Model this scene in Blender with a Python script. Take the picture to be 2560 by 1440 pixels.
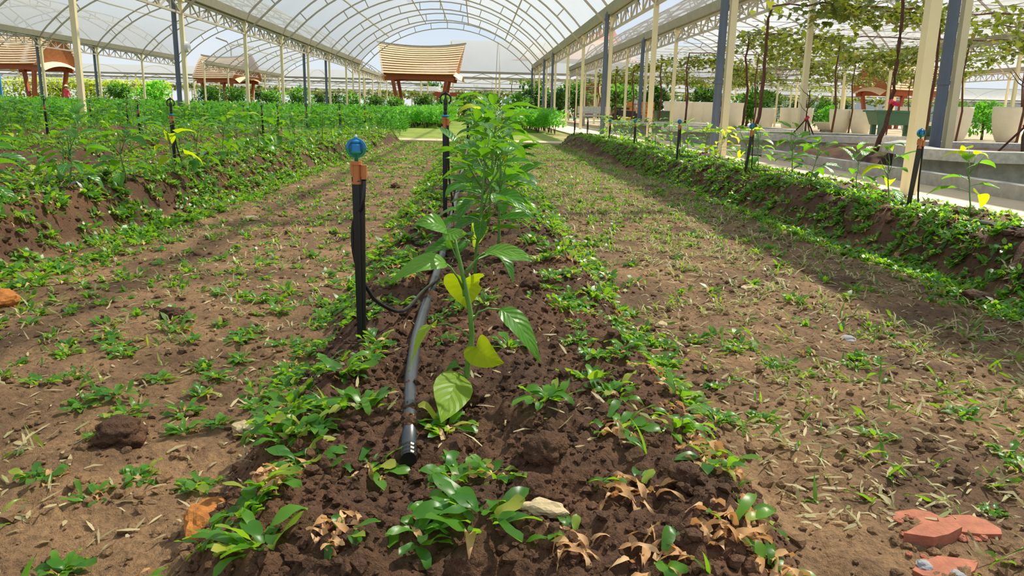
import bpy, math, random
import numpy as np
from mathutils import Vector, Matrix, Euler
PI = math.pi
for o in list(bpy.data.objects): bpy.data.objects.remove(o)
SC = bpy.context.scene
COL = SC.collection

# ------------------------------------------------------------------ camera
FPX, YAW, PITCH, ROLL = 1936.2, 0.04961, 0.22646, 0.02285
CAM = np.array([0.0, 0.0, 0.6])
fw = np.array([math.sin(YAW)*math.cos(PITCH), math.cos(YAW)*math.cos(PITCH), -math.sin(PITCH)])
rt0 = np.array([math.cos(YAW), -math.sin(YAW), 0.0]); up0 = np.cross(rt0, fw)
rt = rt0*math.cos(ROLL)+up0*math.sin(ROLL); up = -rt0*math.sin(ROLL)+up0*math.cos(ROLL)
cam = bpy.data.cameras.new('camera'); cam.sensor_width = 36; cam.lens = FPX/2560*36
cam.clip_start = .02; cam.clip_end = 600
camo = bpy.data.objects.new('camera', cam); COL.objects.link(camo)
camo.matrix_world = Matrix(((rt[0], up[0], -fw[0], CAM[0]), (rt[1], up[1], -fw[1], CAM[1]), (rt[2], up[2], -fw[2], CAM[2]), (0, 0, 0, 1)))
SC.camera = camo
def ray(x, y): return (x-1280)/FPX*rt+(720-y)/FPX*up+fw
def G(x, y, z=0.0):                 # point of a level plane
    d = ray(x, y); t = (z-CAM[2])/d[2]; return Vector(CAM+t*d)
def D(x, y, Y):                     # point at a known distance down the rows
    d = ray(x, y); return Vector(CAM+d*Y/d[1])

def c(r, g, b, a=1.0):
    f = lambda v: (v/255/12.92 if v <= 10 else ((v/255+.055)/1.055)**2.4)
    return (f(r), f(g), f(b), a)

# ------------------------------------------------------------------ sky, sun, exposure
w = bpy.data.worlds.new('sky'); SC.world = w; w.use_nodes = True
nt = w.node_tree; nt.nodes.clear()
def N(nt, t, **k):
    n = nt.nodes.new(t)
    for a, v in k.items():
        if a.startswith('i_'):
            key = a[2:]; key = int(key) if key.isdigit() else key.replace('_', ' ')
            n.inputs[key].default_value = v
        else: setattr(n, a, v)
    return n
tc = N(nt, 'ShaderNodeTexCoord'); sx = N(nt, 'ShaderNodeSeparateXYZ'); nt.links.new(tc.outputs['Generated'], sx.inputs[0])
cr = N(nt, 'ShaderNodeValToRGB'); nt.links.new(sx.outputs['Z'], cr.inputs[0])
e = cr.color_ramp.elements; e[0].position = 0.0; e[0].color = (.86, .93, .98, 1); e[1].position = .75; e[1].color = (.33, .55, .88, 1)
m = e.new(.12); m.color = (.70, .83, .97, 1)
no = N(nt, 'ShaderNodeTexNoise', i_Scale=2.2, i_Detail=6.0, i_Roughness=.6); mp = N(nt, 'ShaderNodeMapping'); mp.inputs['Scale'].default_value = (1, 1, 2.6)
nt.links.new(tc.outputs['Generated'], mp.inputs[0]); nt.links.new(mp.outputs[0], no.inputs['Vector'])
cl = N(nt, 'ShaderNodeValToRGB'); cl.color_ramp.elements[0].position = .42; cl.color_ramp.elements[1].position = .72; nt.links.new(no.outputs[0], cl.inputs[0])
mx = N(nt, 'ShaderNodeMixRGB'); mx.inputs[2].default_value = (.95, .96, .97, 1); nt.links.new(cl.outputs[0], mx.inputs[0]); nt.links.new(cr.outputs[0], mx.inputs[1])
bg = N(nt, 'ShaderNodeBackground', i_Strength=1.12); nt.links.new(mx.outputs[0], bg.inputs[0])
ow = N(nt, 'ShaderNodeOutputWorld'); nt.links.new(bg.outputs[0], ow.inputs[0])

SUN_DIR = Vector((-.61, -.40, -1.0)).normalized()
sl = bpy.data.lights.new('sun', 'SUN'); sl.energy = 11.0; sl.angle = math.radians(1.2); sl.color = (1.0, .93, .80)
so = bpy.data.objects.new('sun', sl); COL.objects.link(so); so.rotation_euler = SUN_DIR.to_track_quat('-Z', 'Y').to_euler(); so.location = (6, 10, 20)
SC.view_settings.view_transform = 'Standard'; SC.view_settings.look = 'None'; SC.view_settings.gamma = 1
SC.view_settings.use_curve_mapping = False; SC.view_settings.exposure = -0.24

# ------------------------------------------------------------------ helpers
class MB:
    def __init__(s): s.v = []; s.f = []; s.m = []
    def add(s, V, F, mi=0):
        o = len(s.v); s.v += [tuple(p) for p in V]; s.f += [tuple(i+o for i in q) for q in F]; s.m += [mi]*len(F); return s
    def box(s, c0, c1, mi=0):
        (a, b, d), (e_, f_, g) = c0, c1
        return s.add([(a, b, d), (e_, b, d), (e_, f_, d), (a, f_, d), (a, b, g), (e_, b, g), (e_, f_, g), (a, f_, g)],
                     [(3, 2, 1, 0), (4, 5, 6, 7), (0, 1, 5, 4), (1, 2, 6, 5), (2, 3, 7, 6), (3, 0, 4, 7)], mi)
    def beam(s, p, q, wx, wz, ref=(0, 0, 1), mi=0):
        p, q = Vector(p), Vector(q); t = (q-p).normalized(); r = Vector(ref)
        if abs(t.dot(r)) > .95: r = Vector((0, 1, 0))
        a = t.cross(r).normalized()*wx/2; b = a.cross(t).normalized()*wz/2
        V = [p-a-b, p+a-b, p+a+b, p-a+b, q-a-b, q+a-b, q+a+b, q-a+b]
        return s.add(V, [(3, 2, 1, 0), (4, 5, 6, 7), (0, 1, 5, 4), (1, 2, 6, 5), (2, 3, 7, 6), (3, 0, 4, 7)], mi)
    def tube(s, path, r, n=8, cap=True, mi=0, flat=1.0):
        P = [Vector(p) for p in path]; k = len(P)
        R = r if isinstance(r, (list, tuple)) else [r]*k
        V = []; ref = Vector((0, 0, 1))
        t0 = (P[1]-P[0]).normalized()
        if abs(t0.z) > .9: ref = Vector((0, 1, 0))
        for i in range(k):
            t = (P[min(i+1, k-1)]-P[max(i-1, 0)]).normalized()
            a = t.cross(ref)
            if a.length < 1e-4: a = t.cross(Vector((1, 0, 0)))
            a.normalize(); b = a.cross(t)
            if abs(t0.z) <= .9: pass
            else: ref = b
            for j in range(n):
                th = 2*PI*j/n; V.append(P[i]+a*math.cos(th)*R[i]+b*math.sin(th)*R[i]*flat)
        F = [(i*n+j, i*n+(j+1) % n, (i+1)*n+(j+1) % n, (i+1)*n+j) for i in range(k-1) for j in range(n)]
        if cap: F += [tuple(range(n))[::-1], tuple(range((k-1)*n, k*n))]
        return s.add(V, F, mi)
    def lathe(s, prof, n=16, o=(0, 0, 0), mi=0, cap=True):
        k = len(prof); V = [(o[0]+r*math.cos(2*PI*j/n), o[1]+r*math.sin(2*PI*j/n), o[2]+z) for r, z in prof for j in range(n)]
        F = [(i*n+j, i*n+(j+1) % n, (i+1)*n+(j+1) % n, (i+1)*n+j) for i in range(k-1) for j in range(n)]
        if cap: F += [tuple(range(n))[::-1], tuple(range((k-1)*n, k*n))]
        return s.add(V, F, mi)
    def prism(s, poly, z0, z1, mi=0):
        n = len(poly); V = [(p[0], p[1], z0) for p in poly]+[(p[0], p[1], z1) for p in poly]
        F = [(i, (i+1) % n, n+(i+1) % n, n+i) for i in range(n)]+[tuple(range(n))[::-1], tuple(range(n, 2*n))]
        return s.add(V, F, mi)
    def ring(s, po, pi, z0, z1, mi=0):
        n = len(po); V = [(p[0], p[1], z) for z in (z0, z1) for P in (po, pi) for p in P]
        F = []
        for i in range(n):
            j = (i+1) % n
            F += [(i, j, 2*n+j, 2*n+i), (n+j, n+i, 3*n+i, 3*n+j), (2*n+i, 2*n+j, 3*n+j, 3*n+i), (j, i, n+i, n+j)]
        return s.add(V, F, mi)
    def mesh(s, name, mats, smooth=False):
        me = bpy.data.meshes.new(name); me.from_pydata(s.v, [], s.f)
        for m_ in (mats if isinstance(mats, (list, tuple)) else [mats]): me.materials.append(m_)
        if any(s.m): me.polygons.foreach_set('material_index', s.m)
        if smooth: me.polygons.foreach_set('use_smooth', [True]*len(me.polygons))
        me.update(); return me
def link(name, data, parent=None, loc=(0, 0, 0), rot=(0, 0, 0), scale=(1, 1, 1), kind=None):
    o = bpy.data.objects.new(name, data); COL.objects.link(o); o.location = loc; o.rotation_euler = rot
    o.scale = scale if not isinstance(scale, (int, float)) else (scale,)*3
    if parent is not None: o.parent = parent
    if kind: o['kind'] = kind
    return o
def tag(o, label, cat, group=None, kind=None):
    o['label'] = label; o['category'] = cat
    if group: o['group'] = group
    if kind: o['kind'] = kind
    return o
def thing(name, label, cat, loc=(0, 0, 0), rz=0, group=None, scale=1):
    o = link(name, None, None, loc, (0, 0, rz), scale); o.empty_display_size = .05
    return tag(o, label, cat, group)
def part(name, mb, mat, parent, smooth=False, **k): return link(name, mb.mesh(name, mat, smooth), parent, **k)
def dup(root, loc, rz=0, label=None, scale=None):
    r = root.copy(); COL.objects.link(r); r.location = loc; r.rotation_euler = (0, 0, rz)
    if label: r['label'] = label
    if scale: r.scale = (scale,)*3
    for ch in list(root.children):
        c_ = ch.copy(); COL.objects.link(c_); c_.parent = r
        for g in list(ch.children):
            d_ = g.copy(); COL.objects.link(d_); d_.parent = c_
    return r
ORD = ['first', 'second', 'third', 'fourth', 'fifth', 'sixth', 'seventh', 'eighth', 'ninth', 'tenth', 'eleventh', 'twelfth', 'thirteenth', 'fourteenth', 'fifteenth', 'sixteenth', 'seventeenth', 'eighteenth', 'nineteenth', 'twentieth']

# ------------------------------------------------------------------ materials
def newmat(name):
    m_ = bpy.data.materials.new(name); m_.use_nodes = True; t = m_.node_tree; t.nodes.clear()
    return m_, t, N(t, 'ShaderNodeOutputMaterial')
def mat(name, col, rough=.6, var=.12, scale=12.0, metal=0.0, bump=0.0, spec=.5, col2=None, stretch=None):
    m_, t, out = newmat(name)
    p = N(t, 'ShaderNodeBsdfPrincipled'); p.inputs['Roughness'].default_value = rough; p.inputs['Metallic'].default_value = metal
    p.inputs['Specular IOR Level'].default_value = spec
    co = N(t, 'ShaderNodeTexCoord'); mp_ = N(t, 'ShaderNodeMapping'); t.links.new(co.outputs['Object'], mp_.inputs[0])
    if stretch: mp_.inputs['Scale'].default_value = stretch
    n = N(t, 'ShaderNodeTexNoise', i_Scale=scale, i_Detail=5.0, i_Roughness=.6); t.links.new(mp_.outputs[0], n.inputs['Vector'])
    r = N(t, 'ShaderNodeValToRGB'); t.links.new(n.outputs[0], r.inputs[0])
    r.color_ramp.elements[0].position = .3; r.color_ramp.elements[1].position = .7
    a = tuple(max(0, x*(1-var)) for x in col[:3])+(1,); b = col2 or tuple(min(1, x*(1+var)) for x in col[:3])+(1,)
    r.color_ramp.elements[0].color = a; r.color_ramp.elements[1].color = b
    t.links.new(r.outputs[0], p.inputs['Base Color'])
    if bump:
        bp = N(t, 'ShaderNodeBump', i_Strength=bump, i_Distance=.01); t.links.new(n.outputs[0], bp.inputs['Height']); t.links.new(bp.outputs[0], p.inputs['Normal'])
    t.links.new(p.outputs[0], out.inputs[0]); return m_
def leafmat(name, c1, c2, tcol, trans=.45, rough=.38, vein=None, spec=.5, c3=None):
    m_, t, out = newmat(name)
    at = N(t, 'ShaderNodeAttribute', attribute_name='tint'); oi = N(t, 'ShaderNodeObjectInfo')
    ad = N(t, 'ShaderNodeMath', operation='ADD'); t.links.new(at.outputs['Fac'], ad.inputs[0]); t.links.new(oi.outputs['Random'], ad.inputs[1])
    fr = N(t, 'ShaderNodeMath', operation='FRACT'); t.links.new(ad.outputs[0], fr.inputs[0])
    r = N(t, 'ShaderNodeValToRGB'); t.links.new(fr.outputs[0], r.inputs[0])
    r.color_ramp.elements[0].color = c1; r.color_ramp.elements[1].color = c2
    if c3: q = r.color_ramp.elements.new(.88); q.color = c2; r.color_ramp.elements[-1].color = c3
    colo = r.outputs[0]; nrm = None
    if vein:
        uv = N(t, 'ShaderNodeUVMap'); sp = N(t, 'ShaderNodeSeparateXYZ'); t.links.new(uv.outputs[0], sp.inputs[0])
        v = N(t, 'ShaderNodeMath', operation='SUBTRACT'); t.links.new(sp.outputs['Y'], v.inputs[0]); v.inputs[1].default_value = .5
        av = N(t, 'ShaderNodeMath', operation='ABSOLUTE'); t.links.new(v.outputs[0], av.inputs[0])
        k1 = N(t, 'ShaderNodeMath', operation='MULTIPLY_ADD'); t.links.new(av.outputs[0], k1.inputs[0]); k1.inputs[1].default_value = -4.2
        k0 = N(t, 'ShaderNodeMath', operation='MULTIPLY'); t.links.new(sp.outputs['X'], k0.inputs[0]); k0.inputs[1].default_value = 7.0
        t.links.new(k0.outputs[0], k1.inputs[2])
        pp = N(t, 'ShaderNodeMath', operation='PINGPONG'); t.links.new(k1.outputs[0], pp.inputs[0]); pp.inputs[1].default_value = .5
        sv = N(t, 'ShaderNodeMapRange', i_1=0.0, i_2=.09, i_3=1.0, i_4=0.0); t.links.new(pp.outputs[0], sv.inputs[0])
        mr = N(t, 'ShaderNodeMapRange', i_1=.012, i_2=.035, i_3=1.0, i_4=0.0); t.links.new(av.outputs[0], mr.inputs[0])
        mm = N(t, 'ShaderNodeMath', operation='MAXIMUM'); t.links.new(sv.outputs[0], mm.inputs[0]); t.links.new(mr.outputs[0], mm.inputs[1])
        mv = N(t, 'ShaderNodeMixRGB'); k2 = N(t, 'ShaderNodeMath', operation='MULTIPLY'); k2.inputs[1].default_value = .4
        t.links.new(mm.outputs[0], k2.inputs[0]); t.links.new(k2.outputs[0], mv.inputs[0]); t.links.new(colo, mv.inputs[1]); mv.inputs[2].default_value = vein
        colo = mv.outputs[0]
        bp = N(t, 'ShaderNodeBump', i_Strength=.7, i_Distance=.0025); bp.invert = True; t.links.new(pp.outputs[0], bp.inputs['Height']); nrm = bp.outputs[0]
        bp.invert = False
    p = N(t, 'ShaderNodeBsdfPrincipled'); p.inputs['Roughness'].default_value = rough; p.inputs['Specular IOR Level'].default_value = spec
    t.links.new(colo, p.inputs['Base Color'])
    if nrm: t.links.new(nrm, p.inputs['Normal'])
    tr = N(t, 'ShaderNodeBsdfTranslucent')
    mt = N(t, 'ShaderNodeMixRGB', blend_type='MIX'); mt.inputs[0].default_value = .75; t.links.new(colo, mt.inputs[1]); mt.inputs[2].default_value = tcol
    t.links.new(mt.outputs[0], tr.inputs[0])
    ms = N(t, 'ShaderNodeMixShader'); ms.inputs[0].default_value = trans; t.links.new(p.outputs[0], ms.inputs[1]); t.links.new(tr.outputs[0], ms.inputs[2])
    t.links.new(ms.outputs[0], out.inputs[0]); return m_
M = {}
M['grass'] = leafmat('grass_leaf', c(44, 108, 30), c(96, 152, 40), c(165, 218, 36), .48, .36, c3=c(180, 180, 70))
M['dry'] = leafmat('dry_leaf', c(196, 150, 98), c(226, 188, 138), c(225, 160, 90), .3, .6, spec=.25)
M['wither'] = leafmat('withered_blade', c(150, 140, 102), c(206, 192, 146), c(195, 185, 118), .3, .6, spec=.25, c3=c(130, 150, 84))
M['pepper'] = leafmat('pepper_leaf', c(34, 104, 24), c(76, 146, 32), c(140, 205, 25), .42, .32, vein=c(165, 205, 110))
M['pepper_pale'] = leafmat('pepper_leaf_pale', c(140, 182, 52), c(165, 200, 58), c(215, 235, 50), .55, .4, vein=c(120, 160, 50), spec=.3)
M['pepper_yellow'] = leafmat('pepper_leaf_yellow', c(168, 190, 26), c(188, 204, 34), c(205, 226, 16), .62, .45, vein=c(128, 156, 26), spec=.25)
M['pepper_mid'] = leafmat('pepper_leaf_mid', c(78, 146, 42), c(112, 172, 58), c(165, 218, 40), .5, .34, vein=c(160, 205, 110))
M['pepper_lo'] = leafmat('pepper_leaf_small', c(36, 108, 24), c(92, 156, 36), c(150, 210, 28), .42, .3, c3=c(190, 205, 50))
M['stem'] = mat('green_stem', c(95, 140, 55), .5, .2, 60)
M['hedge'] = leafmat('hedge_leaf', c(40, 112, 30), c(82, 160, 42), c(130, 210, 40), .45, .45)
M['hedge2'] = leafmat('bright_hedge_leaf', c(66, 150, 40), c(110, 190, 55), c(150, 225, 55), .45, .45)
M['shrub'] = leafmat('shrub_leaf', c(38, 92, 32), c(92, 148, 48), c(130, 190, 50), .4, .45)
M['tree'] = leafmat('dark_tree_leaf', c(28, 66, 30), c(66, 110, 40), c(110, 160, 40), .35, .4)
M['yhedge'] = leafmat('yellow_hedge_leaf', c(140, 165, 40), c(190, 205, 60), c(210, 225, 60), .4, .5)
M['vine'] = leafmat('vine_leaf', c(48, 74, 26), c(100, 118, 40), c(150, 165, 36), .4, .45, c3=c(150, 120, 60))
M['bark'] = mat('vine_bark', c(92, 58, 44), .85, .35, 30, bump=.6)
M['bark2'] = mat('sapling_bark', c(96, 74, 58), .85, .3, 30, bump=.4)
M['black'] = mat('black_plastic', c(26, 25, 26), .32, .2, 30)
M['tube'] = mat('black_poly_tube', c(56, 60, 66), .36, .3, 25, spec=.8)
M['orange'] = mat('orange_plastic', c(196, 118, 62), .45, .1, 40)
M['blue'] = mat('blue_plastic', c(30, 130, 190), .35, .08, 40)
M['green_pl'] = mat('green_plastic', c(20, 130, 100), .35, .08, 40)
M['white_pl'] = mat('white_plastic', c(215, 218, 220), .4, .05, 40)
M['post'] = mat('cream_paint', c(228, 216, 172), .5, .05, 3)
M['frame'] = mat('galvanised_frame', c(176, 168, 150), .5, .08, 4)
M['gutter'] = mat('galvanised_gutter', c(150, 146, 130), .55, .1, 4)
M['pipe'] = mat('grey_drain_pipe', c(92, 104, 120), .5, .1, 3)
M['conc'] = mat('grey_concrete', c(168, 166, 156), .85, .2, 14, bump=.25)
M['conc_lip'] = mat('pale_concrete', c(190, 188, 178), .85, .2, 22, bump=.25)
M['path'] = mat('tan_concrete', c(205, 184, 150), .85, .1, 3, bump=.1)
M['pot'] = mat('cream_pot', c(226, 220, 200), .6, .05, 5)
M['plank'] = mat('roof_plank', c(214, 174, 128), .7, .15, 3, stretch=(1, 6, 6), col2=c(236, 200, 154))
M['timber'] = mat('red_timber', c(150, 72, 34), .6, .2, 4, stretch=(6, 6, 1))
M['soffit'] = mat('brown_board', c(150, 92, 52), .7, .2, 5)
M['greenp'] = mat('green_paint', c(62, 110, 84), .45, .08, 4)
M['bin'] = mat('green_bin', c(58, 84, 58), .5, .1, 6)
M['stone'] = mat('pale_stone', c(190, 170, 130), .9, .2, 40, bump=.5)
M['gstone'] = mat('grey_stone', c(150, 150, 152), .85, .15, 40, bump=.4)
M['brick'] = mat('red_brick', c(168, 104, 78), .9, .22, 45, bump=.5)
M['ostone'] = mat('orange_stone', c(172, 108, 46), .95, .35, 50, bump=.8)
M['flower'] = mat('red_ribbon', c(225, 50, 80), .6, .1, 20)
M['skin'] = mat('skin', c(196, 150, 120), .6, .05, 10)
M['red'] = mat('red_cloth', c(190, 60, 84), .8, .12, 12)
M['greycl'] = mat('grey_cloth', c(120, 110, 112), .8, .12, 12)
M['dark'] = mat('dark_cloth', c(40, 40, 46), .8, .12, 12)
M['straw'] = mat('straw_hat', c(222, 180, 150), .8, .12, 30)
M['wire'] = mat('steel_wire', c(120, 118, 112), .5, .1, 4)
M['ltgrey'] = mat('pale_wall', c(196, 200, 206), .8, .05, 2)
M['bluewall'] = mat('blue_board', c(52, 120, 170), .6, .08, 3)
M['woodbox'] = mat('orange_wood', c(190, 120, 52), .7, .2, 5)

# clear greenhouse film: mostly lets the sun through, scatters the rest
m_, t, out = newmat('greenhouse_film')
tr = N(t, 'ShaderNodeBsdfTransparent'); tr.inputs[0].default_value = (.97, .97, .96, 1)
tl = N(t, 'ShaderNodeBsdfTranslucent'); tl.inputs[0].default_value = (.46, .47, .47, 1)
df = N(t, 'ShaderNodeBsdfDiffuse'); df.inputs[0].default_value = (.6, .6, .59, 1)
gl = N(t, 'ShaderNodeBsdfGlossy'); gl.inputs['Roughness'].default_value = .25
co = N(t, 'ShaderNodeTexCoord'); n = N(t, 'ShaderNodeTexNoise', i_Scale=.7, i_Detail=4.0); t.links.new(co.outputs['Object'], n.inputs['Vector'])
mr = N(t, 'ShaderNodeMapRange', i_1=.3, i_2=.7, i_3=.42, i_4=.54); t.links.new(n.outputs[0], mr.inputs[0])
a1 = N(t, 'ShaderNodeMixShader'); a1.inputs[0].default_value = .35; t.links.new(tl.outputs[0], a1.inputs[1]); t.links.new(df.outputs[0], a1.inputs[2])
a2 = N(t, 'ShaderNodeMixShader'); t.links.new(mr.outputs[0], a2.inputs[0]); t.links.new(tr.outputs[0], a2.inputs[1]); t.links.new(a1.outputs[0], a2.inputs[2])
a3 = N(t, 'ShaderNodeMixShader'); a3.inputs[0].default_value = .04; t.links.new(a2.outputs[0], a3.inputs[1]); t.links.new(gl.outputs[0], a3.inputs[2])
t.links.new(a3.outputs[0], out.inputs[0]); M['film'] = m_

# soil: compact pale aisle against dark tilled beds (attribute tilled), with damp stains
def soilmat(name, use_attr=True):
    m_, t, out = newmat(name)
    co = N(t, 'ShaderNodeTexCoord')
    n1 = N(t, 'ShaderNodeTexNoise', i_Scale=3.0, i_Detail=6.0, i_Roughness=.65); t.links.new(co.outputs['Object'], n1.inputs['Vector'])
    n2 = N(t, 'ShaderNodeTexNoise', i_Scale=90.0, i_Detail=5.0, i_Roughness=.7); t.links.new(co.outputs['Object'], n2.inputs['Vector'])
    r1 = N(t, 'ShaderNodeValToRGB'); r1.color_ramp.elements[0].position = .38; r1.color_ramp.elements[1].position = .62
    r1.color_ramp.elements[0].color = c(100, 75, 51); r1.color_ramp.elements[1].color = c(152, 120, 84); t.links.new(n1.outputs[0], r1.inputs[0])
    r2 = N(t, 'ShaderNodeValToRGB'); r2.color_ramp.elements[0].position = .35; r2.color_ramp.elements[1].position = .68
    r2.color_ramp.elements[0].color = c(72, 50, 34); r2.color_ramp.elements[1].color = c(114, 80, 54); t.links.new(n1.outputs[0], r2.inputs[0])
    mx_ = N(t, 'ShaderNodeMixRGB'); mx_.inputs[0].default_value = 1
    if use_attr:
        at = N(t, 'ShaderNodeAttribute', attribute_name='tilled'); t.links.new(at.outputs['Fac'], mx_.inputs[0])
    t.links.new(r1.outputs[0], mx_.inputs[1]); t.links.new(r2.outputs[0], mx_.inputs[2])
    m2 = N(t, 'ShaderNodeMixRGB', blend_type='MULTIPLY'); m2.inputs[0].default_value = .75
    r3 = N(t, 'ShaderNodeValToRGB'); r3.color_ramp.elements[0].position = .3; r3.color_ramp.elements[1].position = .6
    r3.color_ramp.elements[0].color = (.45, .42, .4, 1); r3.color_ramp.elements[1].color = (1.15, 1.12, 1.1, 1); t.links.new(n2.outputs[0], r3.inputs[0])
    t.links.new(mx_.outputs[0], m2.inputs[1]); t.links.new(r3.outputs[0], m2.inputs[2])
    p = N(t, 'ShaderNodeBsdfPrincipled'); p.inputs['Roughness'].default_value = .82; p.inputs['Specular IOR Level'].default_value = .35
    t.links.new(m2.outputs[0], p.inputs['Base Color'])
    n4 = N(t, 'ShaderNodeTexNoise', i_Scale=22.0, i_Detail=6.0, i_Roughness=.7); t.links.new(co.outputs['Object'], n4.inputs['Vector'])
    b4 = N(t, 'ShaderNodeBump', i_Strength=.55, i_Distance=.03); t.links.new(n4.outputs[0], b4.inputs['Height'])
    bp = N(t, 'ShaderNodeBump', i_Strength=.9, i_Distance=.008); t.links.new(n2.outputs[0], bp.inputs['Height']); t.links.new(b4.outputs[0], bp.inputs['Normal'])
    t.links.new(bp.outputs[0], p.inputs['Normal'])
    t.links.new(p.outputs[0], out.inputs[0]); return m_
M['soil'] = soilmat('garden_soil'); M['clod'] = soilmat('tilled_soil', False)
M['lawn'] = mat('lawn_grass', c(112, 148, 52), .9, .3, 5, bump=.5, col2=c(160, 170, 78), spec=.2)
M['far_ground'] = mat('far_ground', c(104, 118, 58), .95, .3, .6, col2=c(150, 134, 96), spec=.2)

# ------------------------------------------------------------------ noise and terrain
def h2(xi, yi, s):
    h = (xi.astype(np.int64)*374761393+yi.astype(np.int64)*668265263+s*144269504) & 0xffffffff
    h = ((h ^ (h >> 13))*1274126177) & 0xffffffff
    return ((h ^ (h >> 16)) & 0xffffff)/16777215.0
def vn(x, y, s):
    xi = np.floor(x); yi = np.floor(y); fx = x-xi; fy = y-yi; fx = fx*fx*(3-2*fx); fy = fy*fy*(3-2*fy)
    return (h2(xi, yi, s)*(1-fx)+h2(xi+1, yi, s)*fx)*(1-fy)+(h2(xi, yi+1, s)*(1-fx)+h2(xi+1, yi+1, s)*fx)*fy-.5
def fbm(x, y, f0, o, s):
    r = 0; a = 1.0
    for k in range(o): r = r+a*vn(x*f0*2**k+17.3*k, y*f0*2**k-9.1*k, s+k); a *= .52
    return r
def lumps(x, y, cell, s, rmin, rmax, prob):
    gx = np.floor(x/cell); gy = np.floor(y/cell); z = np.zeros_like(x)
    for i in (-1, 0, 1):
        for j in (-1, 0, 1):
            a = gx+i; b = gy+j
            px = (a+.15+.7*h2(a, b, s))*cell; py = (b+.15+.7*h2(a, b, s+1))*cell
            r = (rmin+(rmax-rmin)*h2(a, b, s+2)**2)*cell*(h2(a, b, s+3) < prob)
            z = np.maximum(z, np.sqrt(np.maximum(0, r*r-(x-px)**2-(y-py)**2)))
    return z
def ss(a, b, x):
    t_ = np.clip((x-a)/(b-a), 0, 1); return t_*t_*(3-2*t_)
def bedmask(x, y):          # 0 in the aisles, 1 on top of a bed
    wob = .035*vn(x*2+3, y*2.2, 5)+.03*vn(x*5, y*6.1, 6)
    cen = ss(-.43, -.24, x+wob)*(1-ss(.28, .48, x+wob))*ss(.50, .86, y+.05*vn(x*6, y*3, 8))
    yb = np.clip(y, 2, 14); eL = -1.62+.034*(yb-3); eR = 1.80-.034*(yb-3)
    L1 = (1-ss(eL-.2, eL, x+wob))*ss(-2.75, -2.5, x)
    L2 = ss(-4.95, -4.7, x)*(1-ss(-3.4, -3.15, x+wob)); L3 = ss(-7.0, -6.8, x)*(1-ss(-5.6, -5.35, x+wob))
    R1 = ss(eR, eR+.2, x+wob)*(1-ss(2.32, 2.46, x))
    end = 1-ss(13.6, 14.0, y)
    return cen*end, np.maximum.reduce([L1, L2, L3])*end, R1*end
def H(x, y):
    x = np.asarray(x, float); y = np.asarray(y, float)
    a, b, d = bedmask(x, y); t_ = np.maximum.reduce([a, b, d])
    z = .125*a+.2*b+.2*d
    # planting furrow along the crown of the central bed and heaped soil
    z = z-.012*a*np.exp(-((x+.11)/.05)**2)
    near = 1/(1+(y/6)**2)
    wx = x+.010*vn(x*70, y*70, 61)+.006*vn(x*150, y*150, 62); wy = y+.010*vn(x*70, y*70, 63)+.006*vn(x*150, y*150, 64)
    z = z+fbm(x, y, 1.3, 3, 11)*.03+fbm(x, y, 9, 5, 21)*(.017+.022*t_)+fbm(x, y, 60, 3, 71)*(.007+.008*t_)*near
    z = z+lumps(wx, wy, .085, 31, .1, .38, .25)*(.14+.40*t_)+lumps(wx, wy, .036, 41, .12, .46, .5)*(.20+.4*t_)*(.4+.6*near)
    z = z+lumps(wx, wy, .017, 51, .15, .5, .7)*(.10+.6*t_)*near
    # tread marks of a boot beside the central bed
    u = (x+.62)*.93+(y-1.12)*.36; v = -(x+.62)*.36+(y-1.12)*.93
    box = (np.abs(u) < .075)*(np.abs(v) < .045)
    z = z-box*.012*(1-.8*np.minimum(1, 12*np.abs(((u*38+v*20) % 1)-.5)*np.abs(((v*44) % 1)-.5)*1.0+.2))
    cor = ss(13.95, 14.1, y)
    return z*(1-cor)
def Hs(x, y): return float(H(np.array([x]), np.array([y]))[0])

def axis(a, b, f):
    r = [a]
    while r[-1] < b: r.append(r[-1]+f(r[-1]))
    return np.array(r)
xs = axis(-9.0, 2.5, lambda x: .0062 if -1.15 < x < 1.25 else min(.12, .0062+.014*max(-1.15-x, x-1.25)))
ys = axis(-1.0, 14.1, lambda y: .03 if y < .5 else max(.0058, .0062*y))
X, Y = np.meshgrid(xs, ys)
Z = H(X, Y)
tm = np.maximum.reduce(bedmask(X, Y))
V = np.stack([X.ravel(), Y.ravel(), Z.ravel()], 1)
nx, ny = len(xs), len(ys)
I = (np.arange(ny-1)[:, None]*nx+np.arange(nx-1)[None, :]).ravel()
Q = np.stack([I, I+1, I+1+nx, I+nx], 1)
print('terrain', nx, ny, len(Q)*2)
def npmesh(name, V, Q, mats, attr=None, mi=None, smooth=True):
    me = bpy.data.meshes.new(name); me.from_pydata(np.ascontiguousarray(V, dtype=np.float32), [], np.ascontiguousarray(Q, dtype=np.int32))
    for m_ in mats: me.materials.append(m_)
    if attr is not None:
        for k, v in attr.items():
            a_ = me.attributes.new(k, 'FLOAT', 'POINT'); a_.data.foreach_set('value', np.ascontiguousarray(v, dtype=np.float32).ravel())
    if mi is not None: me.polygons.foreach_set('material_index', np.ascontiguousarray(mi, dtype=np.int32))
    if smooth: me.polygons.foreach_set('use_smooth', np.ones(len(me.polygons), dtype=bool))
    me.update(); return me
o = link('soil_ground', npmesh('soil_ground', V, Q, [M['soil']], {'tilled': ss(.02, .3, tm).ravel()}), kind='structure')
tag(o, 'brown garden soil with raised planting beds and bare aisles', 'soil', kind='structure')
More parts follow.
